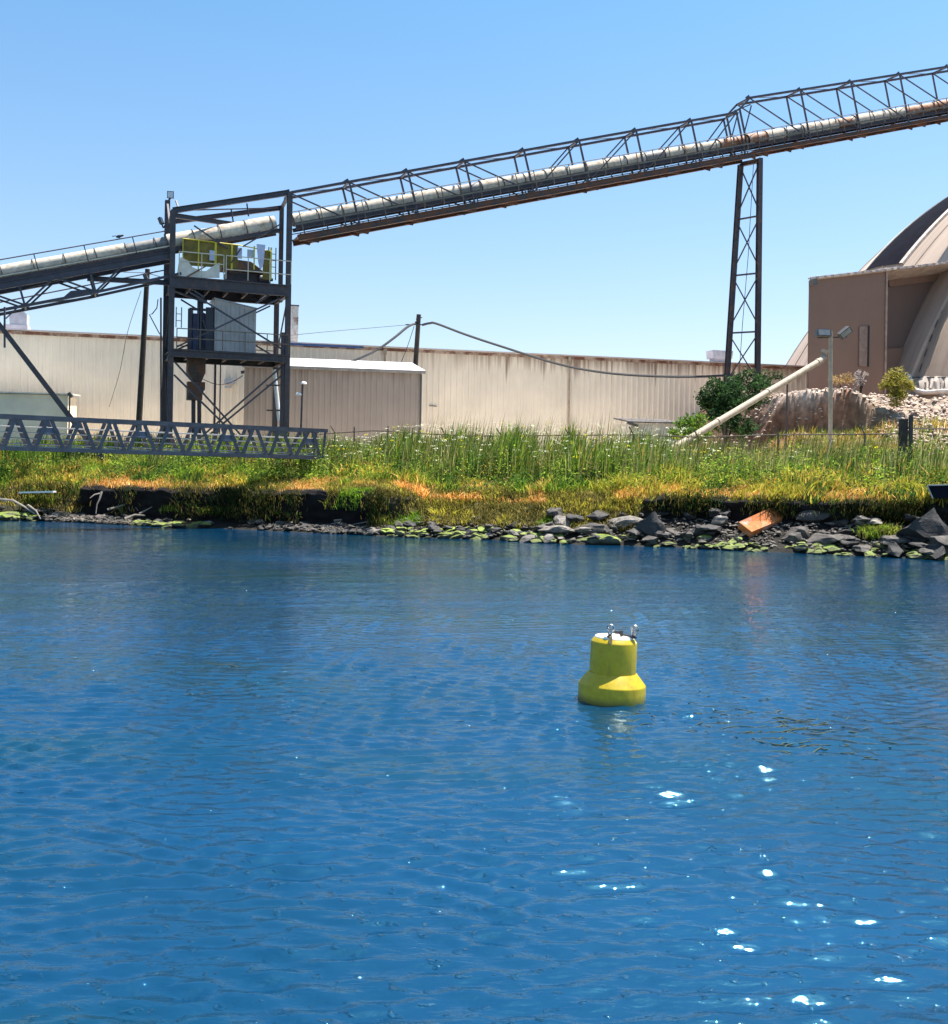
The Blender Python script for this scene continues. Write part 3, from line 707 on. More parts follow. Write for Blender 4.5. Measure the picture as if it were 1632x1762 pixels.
# guard rails
def guard(pxs, pxe, z, hs, w, m_, name='guard_rail', n=4):
    m = MB(); a = CP.at(pxs, z, w); b = CP.at(pxe, z, w)
    for h in hs: m.tube([a + z1 * h, b + z1 * h], .04, 6)
    for i in range(n + 1): p = a + (b - a) * i / n; m.bar(p, p + z1 * hs[-1], .06)
    return m.build(name, m_, tw)
guard(303, 380, ut, (1.05, 1.75), -.2, CREAMR, n=2); guard(384, 496, ut, (.72, 1.75), -.2, CREAMR, n=3)
guard(301, 494, lt, (.75, 1.45), -.2, RAILM, n=5); guard(301, 470, lt, (.7, 1.4), TD + .1, RAILM, n=4)
# pale discharge pipe beside the rear leg
MB().tube([T(472, 636, 2.6), T(481, 725, 2.6)], .16, 10).build('downpipe', WHITE, tw)

# ---- equipment standing on the decks
def at_deck(px, z, w): return CP.at(px, z, w)
e = thing('equipment_cabin', 'grey ribbed metal cabin on the lower deck of the tower', 'cabin', at_deck(402, lt, 1.8))
a, b = at_deck(366, lt, .9), at_deck(437, lt, .9); h = Zt(400, 519, .9) - lt
cab = plain('cabin_sheet', (.44, .39, .37), .5, 0, .2, 1.2)
m = MB(); nrib = 9
m.prism([a + z1 * .02, b + z1 * .02, b + z1 * (h - .42), a + z1 * (h + .12)], EW * 2.4); m.build('shell', cab, e)
m = MB()
for i in range(nrib): p = a + (b - a) * (i + .5) / nrib; m.bar(p + z1 * .05 - EW * .02, p + z1 * (h - .2 - .04 * i) - EW * .02, .07, .04, up=EW)
m.build('rib', cab, e)
q = a - EW * .1 - CP.t * .1 + z1 * (h + .14); q2 = b - EW * .1 + CP.t * .1 + z1 * (h - .42)
MB().quadbox(q, q2, q2 + EW * 2.6, q + EW * 2.6, (0, 0, .07)).build('roof', GREYM, e)
e = thing('pump_skid', 'blue grey panel and dark column machinery left of the grey cabin on the tower', 'machinery', at_deck(342, lt, 1.5))
a, b = at_deck(326, lt, 2.4), at_deck(353, lt, 2.4)
MB().quadbox(a, b, b + z1 * 3.0, a + z1 * 3.0, EW * .5).build('panel', plain('blue_panel', (.16, .20, .36), .4, 0, .3, 1), e)
for px, ww in ((324, .3), (338, .14), (343, .14), (358, .6)):
    p = at_deck(px, lt, 1.6); hh = {324: 3.2, 358: 3.4}.get(px, 4.2); MB().bar(p, p + z1 * hh, ww, .4).build('column', STEEL, e)
m = MB(); p = at_deck(345, lt + 3.1, 1.6); m.bar(at_deck(322, lt + 3.2, 1.6), at_deck(362, lt + 3.2, 1.6), .2, .18); m.bar(at_deck(345, lt + 2.4, 1.5), at_deck(356, lt + 1.2, 1.5), .12); m.bar(p + z1 * .6, p + z1 * .9, .5, .5); m.build('cross_member', STEEL, e)
# hopper under the lower deck
e = thing('discharge_hopper', 'rusty brown hopper and chute hanging under the lower deck of the tower', 'hopper', T(338, 690, 1.6))
q1 = [T(px, 630, 1.1) for px in (324, 354)]; zz0, zz1 = Zt(324, 612, 1.1), Zt(324, 640, 1.1); q2 = [T(px, 656, 1.35) for px in (333, 347)]
m = MB(); a, b = [Vector((*p.xy, zz0)) for p in q1]; a2, b2 = [Vector((*p.xy, zz1)) for p in q1]; c, d = q2; d.z = c.z
dp = EW * 1.3
m.quadbox(a2, b2, b, a, dp); m.box8([c, d, d + EW * .8, c + EW * .8, a2, b2, b2 + dp, a2 + dp]); m.build('funnel', BROWN, e)
a, b = T(324, 656, 1.2), T(351, 656, 1.2); b.z = a.z; dn = z1 * (Zt(338, 688, 1.2) - a.z)
m = MB(); m.prism([a, b + CP.t * .1, b + CP.t * .1 + dn * .4, b - CP.t * .08 + dn * .6, b - CP.t * .1 + dn, a + dn, a + dn * .3 + CP.t * .0], EW * 1.1); m.build('gate_box', BROWN, e)
for px in (333, 343):
    MB().bar(T(px, 686, 1.6), CP.at(px, 3.8, 1.6), .26, .22).build('chute_leg', STEEL_B, e)
# upper deck: guard box, cream skirt, feed chute, panels
e = thing('belt_guard', 'yellow framed olive mesh guard enclosure on the upper deck under the belt', 'guard', at_deck(385, ut, .6))
zA, zB = Zt(385, 417, .3), Zt(385, 455, .3)
def up_px(px, z, w): return CP.at(px, z, w)
m = MB(); m.quadbox(up_px(309, zA, .35), up_px(404, zA - .1, .35), up_px(404, zB - .2, .35), up_px(309, zB - .3, .35), EW * .06); m.build('mesh_panel', OLIVE, e)
m = MB(); m.quadbox(up_px(447, zA - .3, .35), up_px(461, zA - .35, .35), up_px(461, ut + .3, .35), up_px(447, ut + .3, .35), EW * .06); m.build('mesh_panel', OLIVE, e)
m = MB(); m.tube([up_px(308, zA, .25), up_px(404, zA - .1, .25), up_px(462, zA - .35, .25)], .045, 6)
for px, ww, zb_ in ((309, .06, zB - .8), (336, .1, zB - .6), (365.5, .16, zB - .2), (393.5, .14, zB - .4), (432, .1, zB - .2), (461, .12, ut + .3)): m.bar(up_px(px, zA - .05, .25), up_px(px, zb_, .25), ww, .05, up=EW)
m.build('guard_frame', YELLOW, e)
MB().quadbox(up_px(355, zA - .7, .2), up_px(364, zA - .7, .2), up_px(364, zA - 1.45, .2), up_px(355, zA - 1.45, .2), EW * .04).build('notice_plate', LAV, e)
for x0, x1, t0, t1 in ((403, 411, .3, 1.1), (420, 431, .35, 1.0)): MB().quadbox(up_px(x0, zA - t0, .3), up_px(x1, zA - t0, .3), up_px(x1, zA - t1, .3), up_px(x0, zA - t1, .3), EW * .05).build('pale_panel', LAV if x0 == 403 else GREYM, e)
MB().prism([up_px(436, zA + .1, .2), up_px(451, zA + .1, .2), up_px(448, zA - 1.4, .2), up_px(443, zA - 1.9, .2), up_px(439, zA - 1.2, .2)], EW * .08).build('pale_panel', LAV, e)
e = thing('spill_skirt', 'cream sheet metal spill skirt with a curved cut on the upper deck', 'skirt', at_deck(342, ut, .1))
pts = [(304, 478), (378, 478), (378, 452), (366, 458), (355, 466), (346, 466), (331, 459), (323, 448), (311, 442), (307, 455)]
m = MB(); m.prism([T(px, py, .12) for px, py in pts], EW * .05); m.build('sheet', CREAM, e)
m = MB(); m.bar(T(318, 478, .05), T(354, 458, .05), .09); m.build('stay', RUSTY, e)
e = thing('feed_chute', 'rust brown feed chute with machinery on the right of the upper deck', 'chute', at_deck(425, ut, 1.))
m = MB(); m.prism([T(px, py, .8) for px, py in ((378, 452), (405, 446), (432, 450), (448, 462), (456, 470), (420, 466), (382, 462))], EW * 1.6); m.build('chute_body', RUSTY, e)
m = MB(); m.quadbox(at_deck(384, ut + .05, 1.2), at_deck(458, ut + .05, 1.2), at_deck(458, ut + .8, 1.2), at_deck(384, ut + .75, 1.2), EW * 1.2); m.build('drive_box', STEEL_B, e)
q = at_deck(440, ut + .42, .95); m = MB(); m.tube([q, q + CP.t * .9], .3, 12); m.tube([q + CP.t * .9, q + CP.t * 1.1], .12, 8); m.build('motor', STEEL, e)
m = MB(); m.bar(T(415, 427, .1), T(398, 452, .1), .1); m.bar(T(418, 452, .3), T(449, 470, .3), .1); m.build('stay', STEEL, e)
# floodlights on the tower
def flood(name, label, p, head, tilt, arm, facing=-1):
    e = thing(name, label, 'floodlight', p)
    m = MB()
    for a, b in arm: m.bar(a, b, .11)
    m.build('bracket', STEEL, e)
    w_, h_, d_ = head; M_ = Matrix.Rotation(tilt[1], 3, 'Z') @ Matrix.Rotation(tilt[0], 3, 'X'); c = p
    vs = [c + M_ @ Vector((x * w_ / 2, y * d_ / 2, z * h_ / 2)) for z in (-1, 1) for x, y in ((-1, -1), (1, -1), (1, 1), (-1, 1))]
    MB().box8(vs).build('housing', LAMPM, e)
    vs = [c + M_ @ Vector((x * w_ * .4, y * .02 + facing * (d_ / 2 + .012), z * h_ * .4)) for z in (-1, 1) for x, y in ((-1, -.5), (1, -.5), (1, .5), (-1, .5))]
    MB().box8(vs).build('lens', LENS, e); return e
p = T(293.5, 335, TD); flood('floodlight', 'square floodlight on the top left corner of the tower', p, (.5, .55, .2), (R(8), R(12)), ((p + Vector((-.05, .1, -.25)), Vector((*RLt.xy, RLt.z - .1))),))
p = T(277, 380, TD); flood('floodlight', 'dark tilted floodlight on an arm beside the left tower leg', p, (.3, .55, .25), (R(-25), R(70)), ((p, T(281, 392, TD)), (T(281, 392, TD), T(290, 380, TD))))

# ================================================================== TALL PYLON
py_ = thing('conveyor_pylon', 'tall narrow two legged steel pylon holding up the conveyor by the dome', 'pylon', CP.at(1280, 10, 1))
gz_ = 9.0
def ptw(px, py, w): return CP(px, py, w)
lt0, lb0 = ptw(1275, 283, 2.2), ptw(1252, 640, 2.2); rt0, rb0 = ptw(1308, 272, .1), ptw(1304, 640, .1)
def ext(a, b, z): t_ = (z - a.z) / (b.z - a.z); return a + (b - a) * t_
lb0, rb0 = ext(lt0, lb0, 8.), ext(rt0, rb0, 8.)
for a, b in ((lt0, lb0), (rt0, rb0)):
    m = MB(); m.ibeam(b, a, .42, .42, tuple(CP.n), .06); m.bar(b, a, .34, .06, up=CP.n); m.build('leg', STEEL_B, py_)
MB().ibeam(lt0, ptw(1308, 276, .1), .3, .4).build('cap_beam', STEEL_B, py_)
lv = [(.02, .26), (.27, .51), (.525, .765), (.78, 1.02)]
def on(a, b, z): return ext(a, b, z)
zs_ = [(282, 365), (378, 460), (476, 560), (576, 655)]
for i, (ya, yb) in enumerate(zs_):
    za, zb = ptw(1290, ya, 1).z, ptw(1290, yb, 1).z
    MB().bar(on(lt0, lb0, za), on(rt0, rb0, zb), .1).build('cross_brace', STEEL, py_); MB().bar(on(lt0, lb0, zb), on(rt0, rb0, za), .1).build('cross_brace', STEEL, py_)
    if i: zc = ptw(1290, ya - 4, 1).z; MB().bar(on(lt0, lb0, zc) , on(rt0, rb0, zc), .15).build('horizontal_tie', STEEL, py_)
MB().tube([ptw(1297, 283, 1), ptw(1288, 440, 1), ptw(1278, 560, 1), ptw(1272, 650, 1)], .03, 5).build('hanging_cable', CABLE, py_)

# ================================================================== DOME
DC = Vector((92, 121.25, -12.0)); DR = 60.5
def dome_hit(px, py):
    a, b = ray(px, py); d = Vector((a, 1, b)).normalized(); c = DC - Vector((0, 0, CAMZ)); k_ = c.dot(d); q = k_ * k_ - c.dot(c) + DR * DR
    return d * (k_ - math.sqrt(max(q, 0))) + Vector((0, 0, CAMZ))
def dome_mat(name, c):
    t = NT(name); p = t.pos(); sub = t.new('VectorMath', operation='SUBTRACT'); t.l.new(p, sub.inputs[0]); sub.inputs[1].default_value = DC
    sp = t.new('SeparateXYZ'); t.l.new(sub.outputs[0], sp.inputs[0])
    az = t.math('MULTIPLY', t.math('ARCTAN2', sp.outputs['Y'], sp.outputs['X']), 60.)
    cb = t.new('CombineXYZ'); t.l.new(az, cb.inputs[0]); t.l.new(sp.outputs['Z'], cb.inputs[1])
    n = t.noise(.35, cb.outputs[0], 6, .65, (1.6, .12, 1)); n2 = t.noise(.12, p, 4)
    a = t.ramp(n, [(.3, tuple(v * .62 for v in c)), (.5, c), (.75, tuple(min(1, v * 1.18) for v in c))])
    t.base(t.mix(t.ramp(n2, [(.35, 0.), (.7, .45)]), a, tuple(v * .8 for v in c))); t.b.inputs['Roughness'].default_value = .75
    t.bump(t.noise(.8, p, 5), .15, .1); return t.m
DOME = dome_mat('dome_membrane', (.44, .335, .262))
e = thing('storage_dome', 'huge tan domed storage building with a dark strip up its side', 'dome', (DC.x, DC.y, 10))
n1_, n2_ = 96, 40; th0 = math.asin((8.5 - DC.z) / DR); vs = []; fs = []
for j in range(n2_ + 1):
    el = th0 + (math.pi / 2 - th0) * j / n2_
    for i in range(n1_): a = 2 * math.pi * i / n1_; vs.append(DC + DR * Vector((math.cos(el) * math.cos(a), math.cos(el) * math.sin(a), math.sin(el))))
for j in range(n2_):
    for i in range(n1_): fs.append((j * n1_ + i, j * n1_ + (i + 1) % n1_, (j + 1) * n1_ + (i + 1) % n1_, (j + 1) * n1_ + i))
o = MB().add(vs, fs).build('shell', DOME, e, smooth=True)
def on_dome(p, h=0.): d = (p - DC).normalized(); return DC + d * (DR + h)
def gc(p, q, n, ext_=1.):
    u = (p - DC).normalized(); v = (q - DC).normalized(); ang = u.angle(v); ax = u.cross(v).normalized()
    return [DC + DR * (Matrix.Rotation(ang * ext_ * i / n, 3, ax) @ u) for i in range(n + 1)]
def strip(A, B, h0, h1, name, m_, label=None, skirt=True):
    m = MB(); n = len(A); vs = []; K = 8; w_ = K + 3
    for a, b in zip(A, B): vs += [on_dome(a, h0)] + [on_dome(a + (b - a) * k_ / K, h1) for k_ in range(K + 1)] + [on_dome(b, h0)]
    fs = []
    for i in range(n - 1):
        for k_ in range(w_ - 1): fs.append((w_ * i + k_, w_ * i + k_ + 1, w_ * i + w_ + 1 + k_, w_ * i + w_ + k_))
    return m.add(vs, fs).build(name, m_, e, label)
BLK = plain('near_black_matte', (.010, .010, .016), .95, 0, .3, 1); BLK.node_tree.nodes['Principled BSDF'].inputs['Specular IOR Level'].default_value = .03
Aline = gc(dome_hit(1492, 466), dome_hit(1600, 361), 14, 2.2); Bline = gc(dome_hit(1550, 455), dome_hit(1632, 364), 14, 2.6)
strip(Aline, Bline, -.2, .12, 'side_strip', BLK, 'dark strip running up the dome')  # near-black band raised slightly off the shell
Cl = [p + (q - p).normalized() * -.9 for p, q in zip(Aline, Bline)]
strip(Cl, Aline, -.1, .22, 'strip_edge', plain('pale_edge', (.58, .50, .43), .7)); Dl = [q + (q - p).normalized() * .8 for p, q in zip(Aline, Bline)]
strip(Bline, Dl, -.1, .25, 'strip_edge', plain('pale_edge_trim', (.58, .50, .43), .7))
rl = gc(dome_hit(1627, 462), dome_hit(1540, 648), 14, 1.12); rr_ = gc(dome_hit(1663, 462), dome_hit(1572, 648), 14, 1.15)
strip(rl, rr_, -.1, .35, 'edge_rib', dome_mat('dome_rib', (.54, .42, .335)))
m = MB(); q = gc(dome_hit(1680, 420), dome_hit(1583, 640), 20, 1.05)
for i in range(0, 20, 2): MB().bar(on_dome(q[i], .03), on_dome(q[i + 1], .03), .09, .05, up=(q[i] - DC)).build('seam_lashing', LAMPM, e)
for az in range(150, 262, 9):
    m = MB(); pts = [DC + (DR + .03) * Vector((math.cos(el) * math.cos(R(az + .7)), math.cos(el) * math.sin(R(az + .7)), math.sin(el))) for el in np.linspace(th0, 1.5, 30)]
    m.tube(pts, .07, 5, False); m.build('seam', DOME, e)
# gathered hem of the membrane at the foot
m = MB(); N = 60; vs = []; fs = []
h0 = dome_hit(1575, 655); h1 = dome_hit(1632, 655)
for i in range(N + 1):
    px = 1566 + i * 3.2
    for j, py in enumerate((648, 660, 672, 682 + 4 * math.sin(i * .4))):
        p = dome_hit(px, py); wv = .25 + .18 * math.sin(i * .9 + j * 1.3) + .12 * math.sin(i * 2.3 - j * 2) + j * .07
        vs.append(on_dome(p, wv * (.3 if j == 0 else 1)))
for i in range(N):
    for j in range(3): fs.append((i * 4 + j, i * 4 + j + 1, i * 4 + 5 + j, i * 4 + 4 + j))
m.add(vs, fs).build('gathered_hem', dome_mat('hem_cloth', (.52, .44, .38)), e, smooth=True)
m = MB(); m.tube([on_dome(dome_hit(1566 + i * 6, 650), .1) for i in range(30)], .06, 5); m.build('hem_rope', LAMPM, e)
m = MB(); m.tube([on_dome(dome_hit(px, py), .55) for px, py in ((1570, 650), (1575, 664), (1583, 676), (1600, 680), (1630, 678), (1700, 676), (1760, 690))], .22, 8); m.build('hem_roll', plain('pale_cloth_roll', (.7, .62, .56), .8), e, smooth=True)

# ------------------------------------------------------------------ annex (dormer) on the dome
AN = Plane(1545, 640, 100.2, 26.6)
FW = -3.2                                         # front volume stands proud of the recessed wall
an = thing('dome_annex', 'brown metal annex with a sloping roof built into the side of the dome', 'building', AN.at(1470, 9.5, FW))
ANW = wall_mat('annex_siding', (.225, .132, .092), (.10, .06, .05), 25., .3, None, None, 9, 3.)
def rz(px, w): 
    return None
pL, pM, pR = AN(1395, 482, FW), AN(1526, 466, FW), AN(1627, 459, 0)
bz = 8.8
def wallp(a, b, zb, nm, m_, th=.18, par=an, lab=None): return MB().quadbox(a, b, Vector((b.x, b.y, zb)), Vector((a.x, a.y, zb)), AN.n * th).build(nm, m_, par, lab)
wallp(pL, pM, bz, 'front_wall', ANW)
AD = Vector((.40, .92, 0)).normalized()
pM2 = pM + AN.n * 3.1; pL2 = pL + AD * 24
MB().quadbox(pM, pM2, Vector((*pM2.xy, bz)), Vector((*pM.xy, bz)), -AN.t * .15).build('return_wall', ANW, an)
MB().quadbox(pL + AN.n * .2, pL2, Vector((*pL2.xy, bz)), Vector((*(pL + AD * .2).xy, bz)), AN.t * .05).build('side_wall', ANW, an)
pM3 = AN(1520, 470, 0); pM3.z = pM.z; 
wallp(pM3, pR, bz, 'recessed_wall', wall_mat('annex_siding_shaded', (.15, .10, .08), (.09, .055, .045), 25., .3, None, None, 9, 3.))  # shade under the roof painted in: a darker copy of the annex siding
q0, q1 = AN(1526, 600, -.3), AN(1555, 598, -.3); wallp(q0, q1, bz, 'low_wall', ANW, .25)
sl = (pR.z - pL.z) / ((pR - pL).dot(AN.t))
def rf(s, w): p = pL + AN.t * s; p = p + (AD * w if w > 0 else AN.n * w); return Vector((p.x, p.y, pL.z + .05 + sl * s))
sM = (pM - pL).dot(AN.t); sE = (pR - pL).dot(AN.t) + .6
MB().quadbox(rf(-.35, -.3), rf(sE, -.3), rf(sE, 24), rf(-.35, 24), (0, 0, .22)).build('roof', rusty('annex_roof', (.50, .40, .34), (.3, .2, .15), .4, .6), an)
m = MB()
for i in range(24):
    s = -.3 + (sE + .3) * i / 24; m.quadbox(rf(s, -.36 - .05 * (i % 3)), rf(s + .52, -.36 - .05 * ((i + 1) % 3)), rf(s + .52, .1) + Vector((0, 0, .06)), rf(s, .1) + Vector((0, 0, .06)), (0, 0, .16 + .05 * (i % 2)))
m.build('roof_edge', plain('weathered_flashing', (.62, .50, .43), .7, 0, .3, 1.5), an)
m = MB(); m.bar(rf(-.3, -.45) - z1 * .3, rf(.3, -.45) - z1 * .25, .3, .55); m.build('gutter_end', LAMPM, an)
d0, d1 = AN(1480, 562, FW - .1), AN(1494, 560, FW - .1); zb_ = AN(1480, 630, FW).z
dr = MB().quadbox(d0, d1, Vector((*d1.xy, zb_)), Vector((*d0.xy, zb_)), AN.n * .08).build('door', plain('annex_door', (.24, .165, .13), .6), an)
MB().bar(Vector((*d1.xy, zb_)) + AN.t * .1, d1 + AN.t * .1, .18, .1, up=AN.n).build('door_gap', plain('dark_gap', (.01, .01, .01)), an)
MB().bar(Vector((*pM.xy, bz)) - AN.n * .05, pM - AN.n * .05, .22, .1, up=AN.n).build('corner_trim', plain('corner_trim', (.33, .23, .18), .6), an)
m = MB(); a = AN(1530, 487, .15 - .3); b = AN(1622, 476, .15 - .3); m.bar(a, b, .1, .7); m.build('recess_lintel', ANW, an)

# ================================================================== POLES, CABLES, LAMPS, PIPE
def pole(name, label, top, foot, r0, r1, m_, cat='pole'):
    e = thing(name, label, cat, foot); MB().tube([foot + (top - foot) * i / 6 for i in range(7)], r0, 10, True, r1).build('shaft', m_, e, smooth=True); return e
tp = W(254, 463, 82); ft = W(239.5, 722, 82); ft = ext(tp, ft, 3.7)
e = pole('utility_pole', 'dark wooden pole standing just left of the steel tower', tp, ft, .27, .2, WOOD, 'utility pole')
m = MB(); m.bar(W(249, 471, 81.7), W(252, 480, 81.7), .3, .3); m.build('junction_box', LAMPM, e)
m = MB(); m.bar(tp - z1 * .5 + Vector((-.1, -.25, 0)), tp - z1 * .5 + Vector((.8, -.2, .3)), .08); m.build('bracket', STEEL, e)
tp2 = W(721, 541, 99); ft2 = ext(tp2, W(714.5, 640, 99), 3.8)
e = pole('utility_pole', 'dark leaning wooden pole behind the taupe shed', tp2, ft2, .3, .22, WOOD, 'utility pole')
m = MB(); m.bar(W(698, 558.5, 98.7), W(728, 558.5, 98.7), .1); m.bar(W(716, 549, 98.7), W(727, 546, 98.7), .08); m.bar(W(715.5, 558, 98.7), W(715.5, 553, 98.7), .12); m.build('bracket', STEEL, e)
def cable(label, pts, r, name='overhead_cable'):
    P = [W(*p) for p in pts]; Q = []
    for i in range(len(P) - 1):
        p0, p1, p2, p3 = P[max(i - 1, 0)], P[i], P[i + 1], P[min(i + 2, len(P) - 1)]
        for k_ in range(6):
            t_ = k_ / 6; Q.append(.5 * ((2 * p1) + (p2 - p0) * t_ + (2 * p0 - 5 * p1 + 4 * p2 - p3) * t_ * t_ + (3 * p1 - p0 - 3 * p2 + p3) * t_ ** 3))
    Q.append(P[-1]); return tag(MB().tube(Q, r, 6).build(name, CABLE, smooth=True), label, 'cable', 'overhead cables')
cable('thick cable sagging from the leaning pole down to the white shed roof', [(714, 557, 98.6), (702, 562, 98), (680, 580, 97), (652, 600, 96.2), (620, 616, 95.5), (583, 629, 95), (560, 634, 94.6)], .12)
cable('thick cable sagging from the leaning pole towards the bush and pylon', [(727, 559, 98.6), (740, 556, 98.2), (752, 557, 98), (800, 575, 97.5), (860, 595, 97), (960, 626, 96), (1040, 641, 95.5), (1120, 647, 95), (1200, 648, 94.5), (1262, 645, 94.2)], .12)
cable('thin faint wire running from the leaning pole towards the tower', [(699, 559, 98.6), (640, 564, 95), (570, 570, 91), (498, 577, 84)], .025)
cable('thin slanting guy wire beside the dark pole at left', [(243, 500, 81), (220, 570, 84), (206, 640, 87), (188, 700, 90)], .022)
cable('thin guy wire slanting down left of the leaning pole', [(713, 561, 98.6), (700, 600, 99.2), (686, 634, 99.6)], .03)
cable('thin wires strung from the dark pole to the tower legs', [(172, 466, 80.5), (215, 468, 81), (252, 470, 81.6), (282, 478, 80)], .03)
cable('sagging service wire under the lower deck of the tower', [(349, 652, 84), (368, 660, 87), (386, 661, 90), (404, 655, 89), (418, 646, 89.6)], .035)
m = MB(); p = W(421, 643, 89.4); m.bar(p, p + Vector((.6, 0, .4)), .18, .18); m.bar(p + Vector((.1, 0, -.2)), p + Vector((.4, 0, .3)), .1); m.bar(p + Vector((-.3, 0, .1)), p + Vector((.1, 0, .2)), .2, .25)
tag(m.build('insulator_bracket', LAMPM), 'small dark insulator bracket on the left corner of the taupe shed', 'bracket')

tp3 = W(1430, 570, 70); zf = 4.1
e = pole('lamp_post', 'tan lamp post with two floodlights standing before the earth mound', tp3, Vector((W(1430, 760, 70).x, 70, zf)), .15, .14, CONC, 'lamp post')
MB().bar(W(1407, 581, 70), W(1458, 580, 70), .07).build('crossarm', STEEL_B, e)
for cx, cy, w_, h_, rx, rzv in ((1416.5, 573, .95, .5, R(-8), R(8)), (1454, 572, .85, .45, R(20), R(-62))):
    c = W(cx, cy, 69.8); M_ = Matrix.Rotation(rzv if cx < 1430 else R(0), 3, 'Z') @ (Matrix.Rotation(R(-40), 3, 'Y') if cx > 1430 else Matrix.Identity(3)) @ Matrix.Rotation(rx, 3, 'X')
    vs = [c + M_ @ Vector((x * w_ / 2 * (1.12 if z < 0 else 1), y * .2, z * h_ / 2)) for z in (-1, 1) for x, y in ((-1, -1), (1, -1), (1, 1), (-1, 1))]
    h_o = MB().box8(vs).build('floodlight', LAMPM, e)
    vs = [c + M_ @ Vector((x * w_ * .44, -.215 + y * .01, z * h_ * .38)) for z in (-1, 1) for x, y in ((-1, -1), (1, -1), (1, 1), (-1, 1))]
    MB().box8(vs).build('lens', plain('dusty_glass', (.34, .30, .28), .3), h_o)
    MB().bar(c - z1 * h_ / 2, W(cx, 581, 70), .06).build('bracket', STEEL_B, e)
tp4 = W(521, 660, 76); e = pole('yard_light', 'thin post with two small lamp heads in front of the taupe shed', tp4, Vector((W(517, 745, 76).x, 76, 3.9)), .09, .07, STEEL_B, 'lamp post')
for (cx, cy) in ((523, 659), (514, 678)):
    c = W(cx, cy, 75.9); m = MB(); m.lathe([(.05, .12), (.2, .06), (.24, -.05), (.2, -.09)], c, 14); m.build('lamp_head', WHITE, e)
MB().bar(W(514, 680, 76), W(521, 677, 76), .07).build('bracket', STEEL_B, e)

PA, PB = W(1148, 778, 66), W(1415, 619, 76.5)
e = thing('discharge_pipe', 'long tan pipe slanting up across the earth mound to an elbow', 'pipe', PA)
MB().tube([PA, PB], .23, 12).build('pipe_run', CONC, e, smooth=True)
MB().tube([PB, W(1418, 614, 76.6), W(1419, 606, 76.6), W(1420, 602, 76.6)], .25, 12).build('elbow', CONC, e, smooth=True)
m = MB()
for k_ in (.3, .62, .97): p = PA + (PB - PA) * k_; d = (PB - PA).normalized() * .12; m.tube([p - d, p + d], .27, 12)
m.build('coupling', CONC, e)
for k_ in (.34, .75):
    p = PA + (PB - PA) * k_; MB().bar(Vector((p.x, p.y + .1, 3.9)), p, .1).build('pipe_stand', STEEL_B, e)

# ================================================================== FENCE
FD = 12.6
def fence_pt(px, py):
    u = u_at(px, FD); a, b = ray(px, py); o = S0 + u * ST + FD * SN; return Vector((o[0], o[1], CAMZ + b * o[1]))
e = thing('wire_fence', 'rusty wire fence with one top rail standing in the tall grass', 'fence', fence_pt(1000, 800))
rp = [(548, 747), (575, 745), (608, 743), (640, 741), (666, 742), (700, 745), (765, 748), (820, 750), (880, 750), (978, 749), (1089, 748), (1200, 752), (1338, 748), (1487, 747), (1546, 746)]
FEN = plain('rusty_fence_pipe', (.17, .12, .085), .8, 0, .3, 3)
MB().tube([fence_pt(*p) for p in rp], .045, 6).build('top_rail', FEN, e)
MB().tube([fence_pt(1560, 737), fence_pt(1640, 738), fence_pt(1800, 742)], .045, 6).build('top_rail', FEN, e)
for i, (px, arm) in enumerate(((575, 1), (608, 0), (666, 0), (765, 1), (861, 1), (978, 2), (1089, 1), (1200, 1), (1338, 1), (1487, 1), (1700, 1))):
    py = np.interp(px, [p[0] for p in rp], [p[1] for p in rp]); p = fence_pt(px, py); m = MB(); m.bar(Vector((p.x, p.y, 3.8)), p + z1 * (.35 if arm == 0 else .05), .09)
    if arm: m.bar(p, p + Vector((-.32, -.1, .5)), .06)
    if arm == 2: m.bar(p + Vector((.02, 0, 0)), p + Vector((-.05, -.1, .55)) - Vector((.15, 0, 0)) * 0, .06)
    m.build('fence_post', FEN, e)
for px, py, wd in ((1553, 721, .42), (1566, 714, .2)):
    p = fence_pt(px, py); MB().bar(Vector((p.x, p.y, 3.8)), p, wd, wd * .8).build('gate_post', WOOD if wd > .3 else STEEL_B, e)
m = MB()
for dz in (.5, 1.1): m.tube([fence_pt(*p) - z1 * dz for p in rp], .006, 4)
m.build('fence_wire', FEN, e)

# ================================================================== GANGWAY
GP = Plane(0, 740, 54, 31); GW = 1.5
RTUBE = plain('rail_tube', (.24, .235, .235), .5)
gw = thing('gangway', 'grey metal truss gangway reaching over the bank from the left', 'gangway', GP(560, 760))
def Gz(px, py, w=0.): return GP(px, py, w)
gx0, gx1 = -170, 563
def gline(py0, py450): return lambda px: py0 + (py450 - py0) * px / 450.
T0, T1 = GP(0, 715.5), GP(560, 741); B0, B1 = GP(0, 771), GP(520, 787)
def gl(P, Q, px): 
    s = GP.s_of(GP(px, 800)); s0, s1 = GP.s_of(P), GP.s_of(Q); return P + (Q - P) * ((s - s0) / (s1 - s0))
gt = lambda px, w=0.: gl(T0, T1, px) + GP.n * w
gb = lambda px, w=0.: gl(B0, B1, px) + GP.n * w
for w in (0, GW):
    MB().bar(gt(gx0, w), gt(gx1, w), .16, .22, up=(0, 0, 1)).build('top_chord', GANG, gw); MB().bar(gb(gx0, w), gb(553, w), .2, .2).build('bottom_chord', GANG, gw)
tops = [28, 84, 140, 192, 244, 294, 343.7, 391.6, 438, 483, 534]; bots = [3, 57, 112, 166, 217, 270, 320, 368, 414, 462, 506]
tops = [28 - 57.5 * k_ for k_ in (3, 2, 1)] + tops; bots = [3 - 57.5 * k_ for k_ in (3, 2, 1)] + bots
